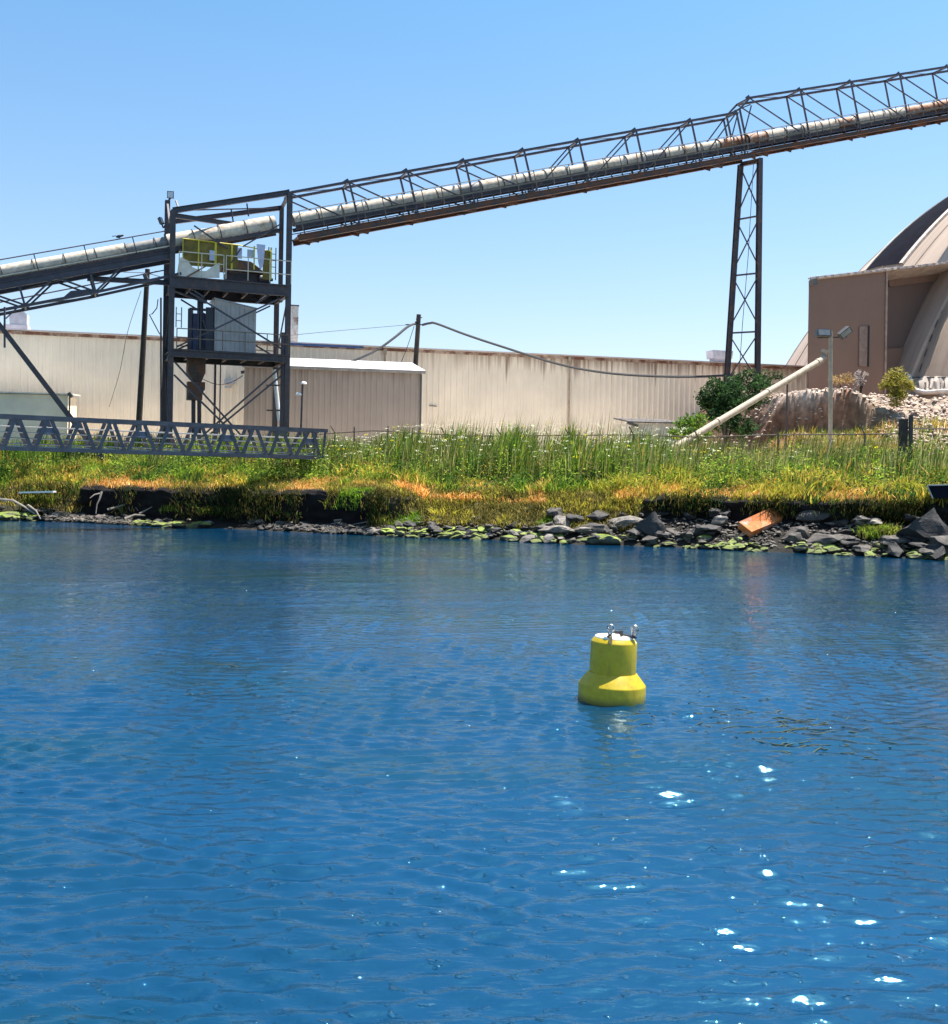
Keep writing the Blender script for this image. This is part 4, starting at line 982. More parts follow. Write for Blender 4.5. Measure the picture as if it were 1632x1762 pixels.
for w in (0, GW):
    for i, tpx in enumerate(tops):
        for off, bpx in ((-3.5, bots[i]), (3.5, bots[i + 1] if i + 1 < len(bots) else 553)):
            s_ = GP.t * (.1 if bpx < tpx else -.1)
            MB().bar(gt(tpx + off, w) - z1 * .1, gb(bpx, w) + z1 * .08 + s_ * 1.2, .1, .19, up=GP.t).build('web_brace', GANG, gw)
    MB().bar(gt(559.5, w), gb(556, w), .14, .14).build('end_post', GANG, gw)
for i, tpx in enumerate(tops):
    if i in (4, 7, 10, 13, 1):
        a = gt(tpx, 0) - z1 * .68; m = MB(); m.prism([a - GP.t * .62 - z1 * .22 + GP.n * .1, a + GP.t * .62 - z1 * .22 + GP.n * .1, a + GP.t * .42 + z1 * .15 + GP.n * .1, a - GP.t * .42 + z1 * .15 + GP.n * .1], GP.n * .04); m.build('gusset_plate', plain('gangway_gusset', (.12, .115, .16), .5), gw)
for k_, fr in enumerate((.3, .48, .66, .84)):
    for w in (.12, GW - .12):
        m = MB(); A_, B_ = gt(gx0, w), gt(553, w); C_, D_ = gb(gx0, w), gb(553, w); m.tube([A_ + (C_ - A_) * fr, B_ + (D_ - B_) * fr], .028, 6); m.build('handrail', RTUBE, gw)
MB().quadbox(gb(gx0, .1) + z1 * .12, gb(552, .1) + z1 * .12, gb(552, GW - .1) + z1 * .12, gb(gx0, GW - .1) + z1 * .12, (0, 0, .05)).build('walkway', plain('grating', (.36, .35, .33), .7), gw)
m = MB()
for i, bpx in enumerate(bots): m.bar(gb(bpx, 0), gb(bpx, GW), .1, .12)
m.build('floor_beam', GANG, gw)

# ================================================================== BUOY
BY = 17.55
bc = W(1052.5, 1203, BY); bc.z = -.01
k_ = BY / FPX                                      # metres per photo pixel at the buoy
YB = NT('buoy_yellow'); p = YB.pos(); sp = YB.new('SeparateXYZ'); YB.l.new(p, sp.inputs[0])
nz = YB.noise(9., p, 6, .65); nz2 = YB.noise(30., p, 3)
c_ = YB.ramp(nz, [(.3, (.38, .27, .003)), (.55, (.46, .33, .004)), (.75, (.52, .385, .009))])
wet = YB.new('MapRange'); YB.l.new(sp.outputs['Z'], wet.inputs[0]); wet.inputs[1].default_value = .02; wet.inputs[2].default_value = .14
c_ = YB.mix(YB.math('MULTIPLY', YB.math('SUBTRACT', 1., wet.outputs[0]), .75), c_, (.06, .075, .012))
st_ = YB.noise(3., p, 5, .6, (3., 3., .35)); c_ = YB.mix(YB.ramp(st_, [(.56, 0.), (.72, .45)]), c_, (.20, .15, .02)); dp_ = YB.noise(14., p, 2, .5, (1., 1., .45)); zz_ = YB.new('MapRange'); YB.l.new(sp.outputs['Z'], zz_.inputs[0]); zz_.inputs[1].default_value = .75; zz_.inputs[2].default_value = 1.05
c_ = YB.mix(YB.math('MULTIPLY', YB.ramp(dp_, [(.66, 0.), (.70, .8)]), zz_.outputs[0]), c_, (.62, .60, .54))
YB.base(YB.mix(YB.ramp(nz2, [(.62, 0.), (.75, .3)]), c_, (.16, .12, .03))); YB.b.inputs['Roughness'].default_value = .42; YB.bump(nz2, .08, .01)
be = thing('buoy', 'yellow flared plastic mooring buoy with steel eyes floating on the water', 'buoy', bc)
be.rotation_euler = (0, 0, 0)
TILT = Matrix.Rotation(R(2.0), 3, 'Y') @ Matrix.Rotation(R(-1.5), 3, 'X')
rS, rC = 57.5 * k_, 40. * k_
zsk, zc0, zc1 = 33 * k_, 46 * k_, 103 * k_
def rounded(prof_):
    out = []
    for i, (r, z) in enumerate(prof_):
        if 0 < i < len(prof_) - 1:
            a = Vector((*prof_[i - 1],)); b = Vector((r, z)); c = Vector((*prof_[i + 1],)); e_ = .014
            out += [tuple(b + (a - b).normalized() * e_), tuple(b * .5 + (b + (a - b).normalized() * e_) * .25 + (b + (c - b).normalized() * e_) * .25), tuple(b + (c - b).normalized() * e_)]
        else: out.append((r, z))
    return out
m = MB(); m.lathe(rounded([(.02, -.5), (rS * .8, -.5), (rS, -.3), (rS, 27 * k_), (rC + .012, 47 * k_)]), bc, 72, TILT); m.build('float_collar', YB.m, be, smooth=True)
m = MB(); m.lathe(rounded([(rC * .6, 20 * k_), (rC, 44 * k_), (rC * .985, 99.5 * k_), (rC * .85, 106 * k_)]), bc, 72, TILT); m.build('body', YB.m, be, smooth=True)
m = MB(); m.lathe(rounded([(.01, 100 * k_), (rC * .84, 103 * k_), (rC * .835, 108. * k_), (rC * .78, 109.3 * k_), (.01, 109.8 * k_)]), bc, 72, TILT); m.build('lid', plain('pale_lid', (.78, .73, .66), .5, 0, .05, 8), be, 'pale round lid', smooth=True)
def ring(c, r, tr, ax):
    m = MB(); ax = Vector(ax).normalized(); u = ax.orthogonal().normalized(); v = ax.cross(u); n, q_ = 20, 8; vs = []
    for i in range(n):
        d = u * math.cos(2 * math.pi * i / n) + v * math.sin(2 * math.pi * i / n)
        for j in range(q_): vs.append(Vector(c) + d * (r + tr * math.cos(2 * math.pi * j / q_)) + ax * tr * math.sin(2 * math.pi * j / q_))
    return m.add(vs, [(i * q_ + j, ((i + 1) % n) * q_ + j, ((i + 1) % n) * q_ + (j + 1) % q_, i * q_ + (j + 1) % q_) for i in range(n) for j in range(q_)])
CHR = plain('worn_steel', (.45, .44, .43), .3, .9, .3, 20)
DKS = plain('dark_fitting', (.05, .045, .05), .5, .3, .3, 20)
zt_ = 109.5 * k_
def bt(x, y, z): return bc + TILT @ Vector((x, y, z))
for x, y in ((-11 * k_, -rC * .55), (31 * k_, -rC * .42)):
    m = MB(); m.lathe([(.05, 0), (.05, .025), (.03, .03), (.028, .05)], bt(x, y, zt_ - .005), 12, TILT); ob = m.build('eye_base', DKS, be)
    ring(bt(x, y, zt_ + .085), .05, .02, (1, .5, 0)).build('eye_ring', CHR, ob, smooth=True)
    rg = ring(bt(x + .008, y - .01, zt_ + .16), .055, .019, (.4, 1, .35)); rg.build('shackle', CHR, ob, smooth=True)
m = MB(); m.bar(bt(-1 * k_, -rC * .2, zt_ + .07), bt(9 * k_, -rC * .15, zt_ + .065), .06, .05); m.bar(bt(8 * k_, -rC * .15, zt_ + .04), bt(28 * k_, -rC * .3, zt_ + .015), .03); m.tube([bt(11 * k_, -rC * .2, zt_), bt(11 * k_, -rC * .2, zt_ + .1)], .025, 8); m.build('cross_bar', DKS, be)
m = MB(); m.bar(bt(-11 * k_, -rC * .86, zt_ + .005), bt(-10 * k_, -rC * .62, zt_ + .03), .04, .02); m.bar(bt(-12 * k_, -rC * 1.0, zt_ - 9 * k_), bt(-11 * k_, -rC * .87, zt_ + .004), .055, .015); m.build('strap', plain('worn_strap', (.10, .08, .03), .7), be)

# ================================================================== SHORE ROCKS AND DEBRIS
def rock_mesh(name, seed, flat, m_, sub=3):
    import bmesh
    r = np.random.default_rng(seed); b = bmesh.new(); bmesh.ops.create_icosphere(b, subdivisions=sub, radius=1.); ph_ = r.uniform(0, 6, 6)
    cuts = [(Vector(r.normal(size=3)).normalized(), r.uniform(.42, .85)) for _ in range(14)]
    for v in b.verts:
        for n, d in cuts:
            k2 = v.co.dot(n) - d
            if k2 > 0: v.co -= n * k2
        c3 = v.co.copy(); v.co *= 1 + .07 * math.sin(c3.x * 5 + ph_[0]) * math.sin(c3.y * 6 + ph_[1]) + .05 * math.sin(c3.z * 9 + ph_[2] + c3.x * 4) + r.uniform(-.02, .02)
        v.co.z *= flat
    me = bpy.data.meshes.new(name); b.to_mesh(me); b.free(); me.materials.append(m_)
    me.polygons.foreach_set('use_smooth', [True] * len(me.polygons)); me.set_sharp_from_angle(angle=R(24)); return me
def rockmat(name, c, c2, moss=None):
    t = NT(name); f = t.noise(2.6, detail=7, rough=.7); g = t.noise(.9, detail=3)
    a = t.ramp(f, [(.3, c2), (.55, c), (.75, tuple(min(.42, v * 2.2) for v in c))])
    if moss:
        ge = t.new('NewGeometry'); sp = t.new('SeparateXYZ'); t.l.new(ge.outputs['Normal'], sp.inputs[0])
        k2 = t.math('ADD', sp.outputs['Z'], t.math('MULTIPLY', t.math('SUBTRACT', f, .5), 1.2))
        a = t.mix(t.ramp(k2, [(.5, 0.), (.8, 1.)]), a, t.ramp(g, [(.35, moss), (.65, tuple(v * .6 for v in moss))]))
    ps = t.new('SeparateXYZ'); t.l.new(t.pos(), ps.inputs[0]); wet = t.new('MapRange'); t.l.new(ps.outputs['Z'], wet.inputs[0]); wet.inputs[1].default_value = .02; wet.inputs[2].default_value = .3; wet.inputs[3].default_value = .35
    t.base(t.mix(1., a, wet.outputs[0], 'MULTIPLY')); t.b.inputs['Roughness'].default_value = .75; t.bump(f, .8, .1); return t.m
RK = rockmat('shore_rock', (.075, .062, .054), (.016, .014, .013)); RK2 = rockmat('pale_shore_rock', (.20, .17, .145), (.03, .026, .024)); RKD = rockmat('dark_shore_rock', (.036, .031, .03), (.015, .014, .015))
RM = rockmat('algae_rock', (.12, .105, .07), (.025, .025, .015), (.21, .27, .035))
gm = [rock_mesh('rock', 100 + i, .55 + .1 * (i % 3), (RK, RK2, RKD, RK, RKD, RK)[i % 6]) for i in range(12)]
mm_ = [rock_mesh('mossy_rock', 200 + i, .58 + .1 * (i % 3), RM) for i in range(8)]
def shore_z(u, d):
    pd, pz = prof(np.array([u])); k2 = np.argsort(pd[0][:6]); return float(np.interp(d, pd[0][:6], pz[0][:6]))
rk = random.Random(9)
def put(me, name, u, d, s, lab, cat='rock', grp=None, dz=0., rot=None):
    x, y = sh(np.array([u]), np.array([d])); z = shore_z(u, d) + (rk.uniform(.0, .35) if d > 1.9 else 0)
    o = bpy.data.objects.new(name, me); col.objects.link(o)
    o.location = (x[0], y[0], z + dz); o.scale = s; o.rotation_euler = rot or (rk.uniform(-.25, .25), rk.uniform(-.25, .25), rk.uniform(0, 6.28))
    return tag(o, lab, cat, grp)
big = [  # px, d, half sizes, mesh, label
    (1035, 1.15, (1.15, .7, .75), gm[0], 'large grey boulder with a flat lit top above the rounded green stone'),
    (1075, 1.75, (1.35, .8, .6), gm[1], 'broad pale lit boulder left of the dark angular boulder'),
    (1125, 1.2, (1.25, .9, 1.15), gm[2], 'dark angular boulder with a pale lit crest'),
    (1040, .3, (1.5, .6, .55), mm_[0], 'rounded stone with green algae at the waterline below the grey boulder'),
    (25, .4, (1.7, .9, .6), mm_[1], 'bright green algae covered slab at the far left waterline'),
    (1225, 1.5, (.95, .7, .6), gm[4], 'grey boulder just left of the orange rusty slab'),
    (1368, 1.0, (.8, .6, .6), gm[5], 'grey boulder just right of the orange rusty slab'),
    (1535, 1.0, (1.1, .7, .75), gm[9], 'pale layered boulder below the grass tuft at the right'),
    (1600, 1.6, (1.7, 1.3, 1.45), gm[2], 'big dark boulder at the right edge under the dark metal box'),
    (1640, .9, (1.6, 1.1, 1.2), gm[6], 'black boulder at the far right waterline'),
    (1555, 1.9, (.55, .35, .35), gm[1], 'small white lit stone perched near the right dark boulder'),
    (70, 1.1, (1.3, .6, .5), gm[3], 'grey slab of rock beside the green algae slab at far left')]
for px, d, s, me, lab in big:
    put(me, 'boulder' if me in gm else 'mossy_boulder', u_at(px, d), d, s, lab, 'boulder', None, s[2] * .25, (rk.uniform(-.1, .1), rk.uniform(-.15, .15), rk.uniform(-.3, .3)))
G1, G2 = 'loose grey rocks along the shore', 'algae covered rocks along the waterline'
n = 0
while n < 250:
    px = rk.choice((rk.uniform(940, 1640), rk.uniform(940, 1640), rk.uniform(660, 1000), rk.uniform(440, 660), rk.uniform(-20, 300), rk.uniform(50, 660)))
    right = px > 940; d = rk.uniform(.35, 3.0) if right else rk.uniform(.1, 1.35)
    if 1240 < px < 1375 and d > .4: continue
    s = rk.uniform(.22, .48) * (1.6 if right and rk.random() < .5 else 1) if px > 660 else rk.uniform(.18, .42)
    put(rk.choice(gm), 'shore_rock', u_at(px, d), d, (s * rk.uniform(1, 1.7), s, s * rk.uniform(.6, 1)), 'loose grey rock on the dark shore below the grassy bank', 'rock', G1, s * .2); n += 1
n = 0
while n < 215:
    px = rk.choice((rk.uniform(660, 1000), rk.uniform(660, 1000), rk.uniform(1060, 1330), rk.uniform(210, 360), rk.uniform(-20, 60), rk.uniform(1330, 1640), rk.uniform(1580, 1640)))
    d = rk.uniform(-.05, .9) if px > 620 else rk.uniform(-.05, .6)
    s = rk.uniform(.2, .42)
    put(rk.choice(mm_), 'algae_rock', u_at(px, d), d, (s * rk.uniform(1.1, 2.), s, s * rk.uniform(.6, 1)), 'rock coated in yellow green algae at the waterline', 'rock', G2, s * .15); n += 1
# pebbles and shingle that nobody could count
pv = []; pf = []
ico = rock_mesh('shingle', 300, .5, RK2, 1); iv = np.array([v.co for v in ico.vertices]); ifc = np.array([p.vertices[:] for p in ico.polygons]); bpy.data.meshes.remove(ico)
for i in range(3400):
    z_ = rk.random()
    px = rk.uniform(75, 230) if z_ < .3 else (rk.uniform(470, 660) if z_ < .45 else rk.uniform(660, 1850))
    d = rk.uniform(.0, 1.1) if px < 660 else rk.uniform(.2, 2.8)
    u = u_at(px, d); x, y = sh(np.array([u]), np.array([d])); z = shore_z(u, d); s = rk.uniform(.06, .13) * (1.7 if px > 660 and rk.random() < .35 else 1); an_ = rk.uniform(0, 6.28)
    M3 = np.array([[math.cos(an_), -math.sin(an_), 0], [math.sin(an_), math.cos(an_), 0], [0, 0, 1]]) @ np.diag([s * rk.uniform(1, 2.2), s, s * rk.uniform(.6, 1.)])
    pf.append(ifc + len(pv) * len(iv)); pv.append(iv @ M3.T + np.array([x[0], y[0], z + .06 + rk.uniform(0, .1)]))
o = np_mesh('shingle', np.concatenate(pv), None, rockmat('shingle_stone', (.16, .135, .11), (.03, .026, .024)), F3=np.concatenate(pf)); tag(o, 'pale shingle and pebbles scattered along the dark shore', 'shingle', None, 'stuff')
# rusty slab, plank, metal box, driftwood
ub_ = u_at(1312, 1.35); x, y = sh(np.array([ub_]), np.array([1.35])); y0 = float(y[0])
pts = [(1272, 898), (1328, 873), (1350, 887), (1345, 894), (1294, 915)]
P4 = [W(px, py, y0 + dy) for (px, py), dy in zip(pts, (0, 1.0, 1.1, .8, -.35))]
t = NT('rust_slab'); f = t.noise(1.3, detail=6, rough=.65); g = t.noise(5., detail=4)
t.base(t.mix(t.ramp(f, [(.28, 0.), (.46, 1.)]), t.ramp(g, [(.3, (.36, .27, .24)), (.7, (.62, .52, .50))]), t.ramp(g, [(.3, (.42, .10, .02)), (.7, (.62, .19, .045))]))); t.b.inputs['Roughness'].default_value = .8; t.bump(g, .3, .03)
tag(MB().prism(P4, Vector((0, .22, -.32))).build('rusty_slab', t.m), 'tilted orange rusty slab lying on the dark rocks', 'slab')
a, b = W(35, 847.5, 65.6), W(94, 846, 64.6); tag(MB().bar(a, b, .3, .11).build('plank', plain('white_plank', (.78, .74, .68), .6, 0, .06, 4)), 'white painted plank lying on the bank at far left', 'plank')
ub_ = u_at(1625, 2.3); x, y = sh(np.array([ub_]), np.array([2.0])); y0 = float(y[0])
a = W(1597, 836, y0); b = W(1720, 833, y0 + .0); c = W(1720, 858, y0); d = W(1606, 857, y0)
e = thing('metal_box', 'dark steel box end jutting from the bank at the right edge', 'box', (a + b) / 2)
MB().prism([a, b, c, d], Vector((.75, 1.6, 0))).build('shell', BLK, e)
m = MB(); m.bar(a + z1 * .03 - Vector((0, .03, 0)), b + z1 * .03 - Vector((0, .03, 0)), .08, .06); m.bar(a - Vector((.03, .03, 0)), d - Vector((.03, .03, 0)), .06, .05); m.build('rim', plain('pale_rim', (.5, .44, .36), .7), e)
dw = plain('driftwood', (.26, .22, .18), .85, 0, .25, 4)
def stick(label, chains, r, name='driftwood', grp=None):
    m = MB()
    for c_, rr in chains: m.tube([W(*p) for p in c_], rr * r, 6, True, rr * r * .35)
    return tag(m.build(name, dw, smooth=True), label, 'driftwood', grp)
stick('bleached fallen branch with twigs leaning on the dark cliff', [([(185, 877, 63.6), (210, 870, 64), (228, 863, 64.3)], 1.), ([(226, 864, 64.3), (222, 874, 63.9), (224, 879, 63.7)], .6), ([(228, 862, 64.3), (233, 872, 63.9), (238, 879, 63.6)], .6), ([(230, 858, 64.3), (236, 866, 64), (243, 869, 63.8)], .5), ([(228, 862, 64.3), (227, 850, 64.6), (231, 842, 64.7)], .5), ([(228, 850, 64.5), (220, 845, 64.5)], .4)], .085)
stick('thin bare root dangling over the dark cliff', [([(175, 846, 64), (172, 858, 63.8), (167, 868, 63.7), (165, 884, 63.5)], 1.), ([(173, 849, 64), (163, 851, 63.8), (155, 857, 63.6)], .9)], .075)
stick('curved grey driftwood log on the rocks at far left', [([(-12, 858, 64.6), (22, 861, 64.4), (42, 872, 64), (60, 884, 63.6)], 1.), ([(48, 869, 64), (62, 879, 63.6), (70, 893, 63.3)], .7)], .10)
stick('pale driftwood log lying along the shingle left of centre', [([(215, 893, 62.6), (232, 886, 62.9), (250, 887, 62.7)], 1.), ([(240, 884, 62.9), (262, 872, 63)], .6)], .12)
stick('tangle of pale driftwood sticks below the undercut bank', [([(498, 915, 58.8), (545, 909, 58.9), (580, 900, 59.2), (612, 892, 59.3)], 1.), ([(520, 912, 58.8), (570, 912, 58.5), (640, 908, 58.2)], 1.), ([(560, 906, 58.8), (600, 905, 58.5), (640, 896, 58.6)], .8), ([(575, 896, 59.2), (600, 893, 59.2), (612, 899, 58.8)], .7)], .11)
# floating weed
m = MB()
for i in range(150):
    px, py = random.gauss(1340, 95), 0
    py = 1248 + (px - 1330) * .11 + random.gauss(0, 22)
    if i > 144: px, py = random.choice(((360, 1196), (395, 1148), (440, 1136))); px += random.gauss(0, 14); py += random.gauss(0, 3)
    a, b = ray(px, py); Y = -CAMZ / b; c = Vector((a * Y, Y, .004)); ln = random.uniform(.3, 1.0); an_ = random.gauss(.0, .25) - .08
    pts = [c + Vector((math.cos(an_) * t_ * ln, math.sin(an_) * t_ * ln + .07 * math.sin(t_ * 7 + i), random.uniform(-.045, .008))) for t_ in (-.5, -.3, -.1, .1, .3, .5)]
    for p0, p1 in zip(pts, pts[1:]): m.bar(p0, p1, .018, .006)
tag(m.build('floating_weed', plain('olive_weed', (.045, .05, .012), .45, 0, .4, 3)), 'olive eelgrass strands floating on the water right of the buoy', 'seaweed', None, 'stuff')

# ================================================================== VEGETATION
LEAF = attr_mat('leaf', .7, .5, .3, 1.5)
DRY = attr_mat('dry_blade', .8, .3, .25, 1.5)
def blades(P, hgt, wid, C, lean=.35, seed=0, curl=.5, wind=(.12, 0.)):
    """P (n,3) feet -> bent tapering blades; C (n,3) own colours"""
    r = np.random.default_rng(seed); n = len(P); az = r.uniform(0, 6.283, n); side = np.stack([np.cos(az), np.sin(az), np.zeros(n)], 1)
    la = r.uniform(0, 6.283, n); ld = np.stack([np.cos(la), np.sin(la), np.zeros(n)], 1) * (np.abs(r.normal(0, lean, n)))[:, None] + np.array([wind[0], wind[1], 0])
    h = hgt[:, None]; up = np.array([0, 0, 1.])
    m1 = P + up * h * .55 + ld * h * .35; tip = P + up * h * (1 - .18 * np.linalg.norm(ld, axis=1, keepdims=True)) + ld * h * (.8 + curl * .4)
    w = wid[:, None] * side / 2
    V = np.stack([P - w, P + w, m1 + w * .8, m1 - w * .8, tip], 1).reshape(-1, 3); b = np.arange(n)[:, None] * 5
    F4 = b + np.array([[0, 1, 2, 3]]); F3 = b + np.array([[3, 2, 4]])
    sh_ = np.array([.8, .8, 1., 1., 1.1])[None, :, None] * 0 + 1
    CC = np.repeat(C[:, None, :], 5, 1).reshape(-1, 3) * 1.
    return V, F4, F3, CC
def leaves(P, size, C, seed=0, flatz=.6, asp=.45):
    r = np.random.default_rng(seed); n = len(P)
    d = r.normal(size=(n, 3)); d[:, 2] *= flatz; d /= np.linalg.norm(d, axis=1, keepdims=True); q = r.normal(size=(n, 3)); q -= d * (q * d).sum(1, keepdims=True); q /= np.linalg.norm(q, axis=1, keepdims=True)
    a = d * size[:, None]; b = q * size[:, None] * asp
    V = np.stack([P - a * .5, P + b * .5, P + a * .5, P - b * .5], 1).reshape(-1, 3); F = np.arange(n)[:, None] * 4 + np.array([[0, 1, 2, 3]])
    return V, F, np.repeat(C[:, None, :], 4, 1).reshape(-1, 3)
def pal(cols, n, r, jit=.18, w=None):
    c = np.array([lin(*v) for v in cols]) * 1.48; c = c[r.choice(len(c), n, p=w)]; return c * r.uniform(1 - jit, 1 + jit, (n, 1))
def scatter(n, u0, u1, d0, d1, seed, gamma=1.):
    r = np.random.default_rng(seed); u = r.uniform(u0, u1, n); d = d0 + (d1 - d0) * r.uniform(0, 1, n) ** gamma; return u, d, r
def lift(u, d, dz=0.):
    x, y = sh(u, d); return np.stack([x, y, hz(u, d) + dz], 1)
class Veg:
    def __init__(s): s.V = []; s.F4 = []; s.F3 = []; s.C = []; s.n = 0
    def add(s, V, F4, F3, C):
        if F4 is not None: s.F4.append(F4 + s.n)
        if F3 is not None: s.F3.append(F3 + s.n)
        s.V.append(V); s.C.append(C); s.n += len(V)
    def build(s, name, m, label=None, cat=None, kind=None, parent=None):
        V = np.concatenate(s.V)
        if parent is not None: V = V - np.array(parent.location)
        o = np_mesh(name, V, np.concatenate(s.F4) if s.F4 else None, m, np.concatenate(s.C), F3=np.concatenate(s.F3) if s.F3 else None)
        if parent is not None: o.parent = parent
        if label: tag(o, label, cat, None, kind)
        return o
STRAW = [(226, 178, 104), (214, 150, 78), (232, 196, 132), (196, 132, 72), (205, 165, 80)]
YEL = [(178, 166, 62), (160, 156, 54), (190, 174, 80), (140, 140, 52)]
GRN = [(118, 142, 44), (92, 124, 40), (140, 160, 54), (78, 108, 38), (152, 164, 66)]
DGR = [(64, 92, 40), (52, 80, 36), (84, 108, 44)]
OLV = [(118, 108, 58), (96, 92, 46), (140, 124, 70), (84, 84, 40)]
# dry fringe on the lip of the bank
vg = Veg()
u, d, r = scatter(34000, -44, 36, 1.3, 5.2, 1, 1.1)
keep = np.where((u > -8) & (u < 6.5), d > 3.0, d > 1.5); keep &= np.where(u > 6.5, d > 2.8, True) & np.where(u < -8, d > 1.6, True)
pn = fbm(u * .32, d * .25 + 5, 61, 3); u, d, pn = u[keep], d[keep], pn[keep]
strawy = np.clip(sstep(6, 9, u) + np.exp(-((u + 24) / 3.2) ** 2) * 1.2 + np.exp(-((u + 11.5) / 1.4) ** 2) + np.exp(-((u + 5.) / 1.) ** 2) * .6, 0, 1)
green = r.uniform(size=len(u)) > np.clip(strawy * (.45 + 1.1 * pn), .12, .95)
C = np.where(green[:, None], pal(YEL + OLV, len(u), r), pal(STRAW, len(u), r))
hgt = r.uniform(.16, .42, len(u)) * (.7 + .9 * fbm(u * .9, d * .9, 65, 2)); vg.add(*blades(lift(u, d, -.05), hgt, r.uniform(.03, .06, len(u)), C, .55, 2))
# hanging strands over the lip
u, d, r = scatter(5000, -44, 36, 1.35, 2.2, 3); m_ = (u < -7) | (u > 7); u, d = u[m_], d[m_] + np.where(u[m_] > 7, 1.35, .2)
k2 = r.uniform(size=len(u)) < .45; u, d = u[k2], d[k2]; P = lift(u, d, .05); hg = -r.uniform(.1, .5, len(u)); V = blades(P, hg, r.uniform(.02, .045, len(u)), pal(STRAW + OLV, len(u), r), .4, 4, .5, (.0, -.35)); vg.add(*V)
vg.build('dry_grass', DRY, 'dry straw coloured grass along the lip of the bank', 'grass', 'stuff')
# middle belt, yellow green on the right, greener on the left
vg = Veg()
u, d, r = scatter(62000, -46, 38, 2.6, 9.5, 5, 1.)
keep = np.where((u > -8) & (u < 6.5), d > 4., True); u, d = u[keep], d[keep]
pn = fbm(u * .28 + 3, d * .3, 62, 3); yl = np.clip(sstep(4, 9, u) * (1 - sstep(4.5, 7.5, d)) * 1.1 + (pn - .5) * 1.5, 0, 1)
C = np.where((r.uniform(size=len(u)) < yl)[:, None], pal(YEL, len(u), r), pal(GRN, len(u), r)); dk = (pn < .42) & (r.uniform(size=len(u)) < .8); C[dk] = pal(DGR, int(dk.sum()), r); yl2 = (fbm(u * .45 + 20, d * .5, 81, 3) > .58) & (r.uniform(size=len(u)) < .7); C[yl2] = pal(YEL + STRAW[:1], int(yl2.sum()), r); C = C * (.55 + .9 * fbm(u * .9 + 4, d * .7, 82, 3))[:, None]
hgt = r.uniform(.3, .75, len(u)) * np.interp(d, [2.6, 5, 9.5], [.65, 1., 1.15]) * (.35 + 1.35 * sstep(.32, .68, fbm(u * .55, d * .6, 64, 3))); vg.add(*blades(lift(u, d, -.04), hgt, r.uniform(.05, .11, len(u)), C, .5, 6))
vg.build('meadow_grass', LEAF, 'bright green and yellow grass covering the bank slope', 'grass', 'stuff')
# tall back belt and thin stalks
vg = Veg()
u, d, r = scatter(42000, -48, 40, 7.5, 15, 7, 1.)
pn = fbm(u * .35 + 8, d * .2, 63, 3)
C = pal(GRN + DGR, len(u), r); dr_ = r.uniform(size=len(u)) < np.where(u > 8, .22, .1); C[dr_] = pal(OLV + STRAW[:2], int(dr_.sum()), r); C = C * (.6 + .8 * fbm(u * 1.1, d * .6, 83, 3))[:, None]
tall = np.interp(u, [-40, -12, -9, 2, 9, 11, 25], [.9, .95, 1.12, 1.2, .95, .72, .68])
hgt = r.uniform(.6, 2.1, len(u)) * tall * (.45 + .95 * sstep(.3, .7, fbm(u * .55, d * .35, 69, 3))); vg.add(*blades(lift(u, d, -.04), hgt, r.uniform(.05, .10, len(u)), C, .22, 8))
u, d, r = scatter(2200, -30, 34, 7, 15, 9); tall = np.interp(u, [-30, -10, -8, 8, 12, 34], [.7, .75, 1.1, 1.15, .85, .8])
vg.add(*blades(lift(u, d), r.uniform(1.6, 3.6, len(u)) * tall, r.uniform(.03, .05, len(u)), pal(OLV + DGR, len(u), r), .08, 10))
u, d, r = scatter(9000, -34, 36, 7, 15, 91); tall = np.interp(u, [-34, -10, -8, 8, 12, 36], [.8, .85, 1.1, 1.1, .85, .75])
vg.add(*blades(lift(u, d), r.uniform(.9, 2.6, len(u)) * tall, r.uniform(.025, .045, len(u)), pal([(176, 176, 108), (160, 150, 92), (188, 184, 130), (140, 150, 84)], len(u), r), .16, 92))
vg.build('tall_grass', LEAF, 'tall green grass and stalks in front of the fence', 'grass', 'stuff')
# leafy weeds
vg = Veg(); r = np.random.default_rng(12)
for i in range(900):
    uu = r.uniform(-40, 34); dd = r.uniform(4.5, 13.5) if r.uniform() < .8 else r.uniform(2.6, 5)
    if -8 < uu < 6.5 and dd < 4: continue
    k2 = int(r.uniform(40, 90)); hh = r.uniform(.5, 2.0) * np.interp(uu, [-40, -10, 8, 34], [1, 1.15, 1.1, .7]); c0 = lift(np.array([uu]), np.array([dd]))[0]
    Pp = c0 + np.stack([r.normal(0, .32, k2), r.normal(0, .32, k2), r.uniform(.05, 1, k2) * hh], 1)
    vg.add(*(lambda V, F, C: (V, F, None, C))(*leaves(Pp, r.uniform(.09, .2, k2), pal([GRN, DGR, GRN, GRN, DGR, OLV][int(r.integers(6))], k2, r) * r.uniform(.55, 1.25), i, .7, .5)))
vg.build('leafy_weeds', LEAF, 'leafy green weeds growing among the grass on the bank', 'weeds', 'stuff')
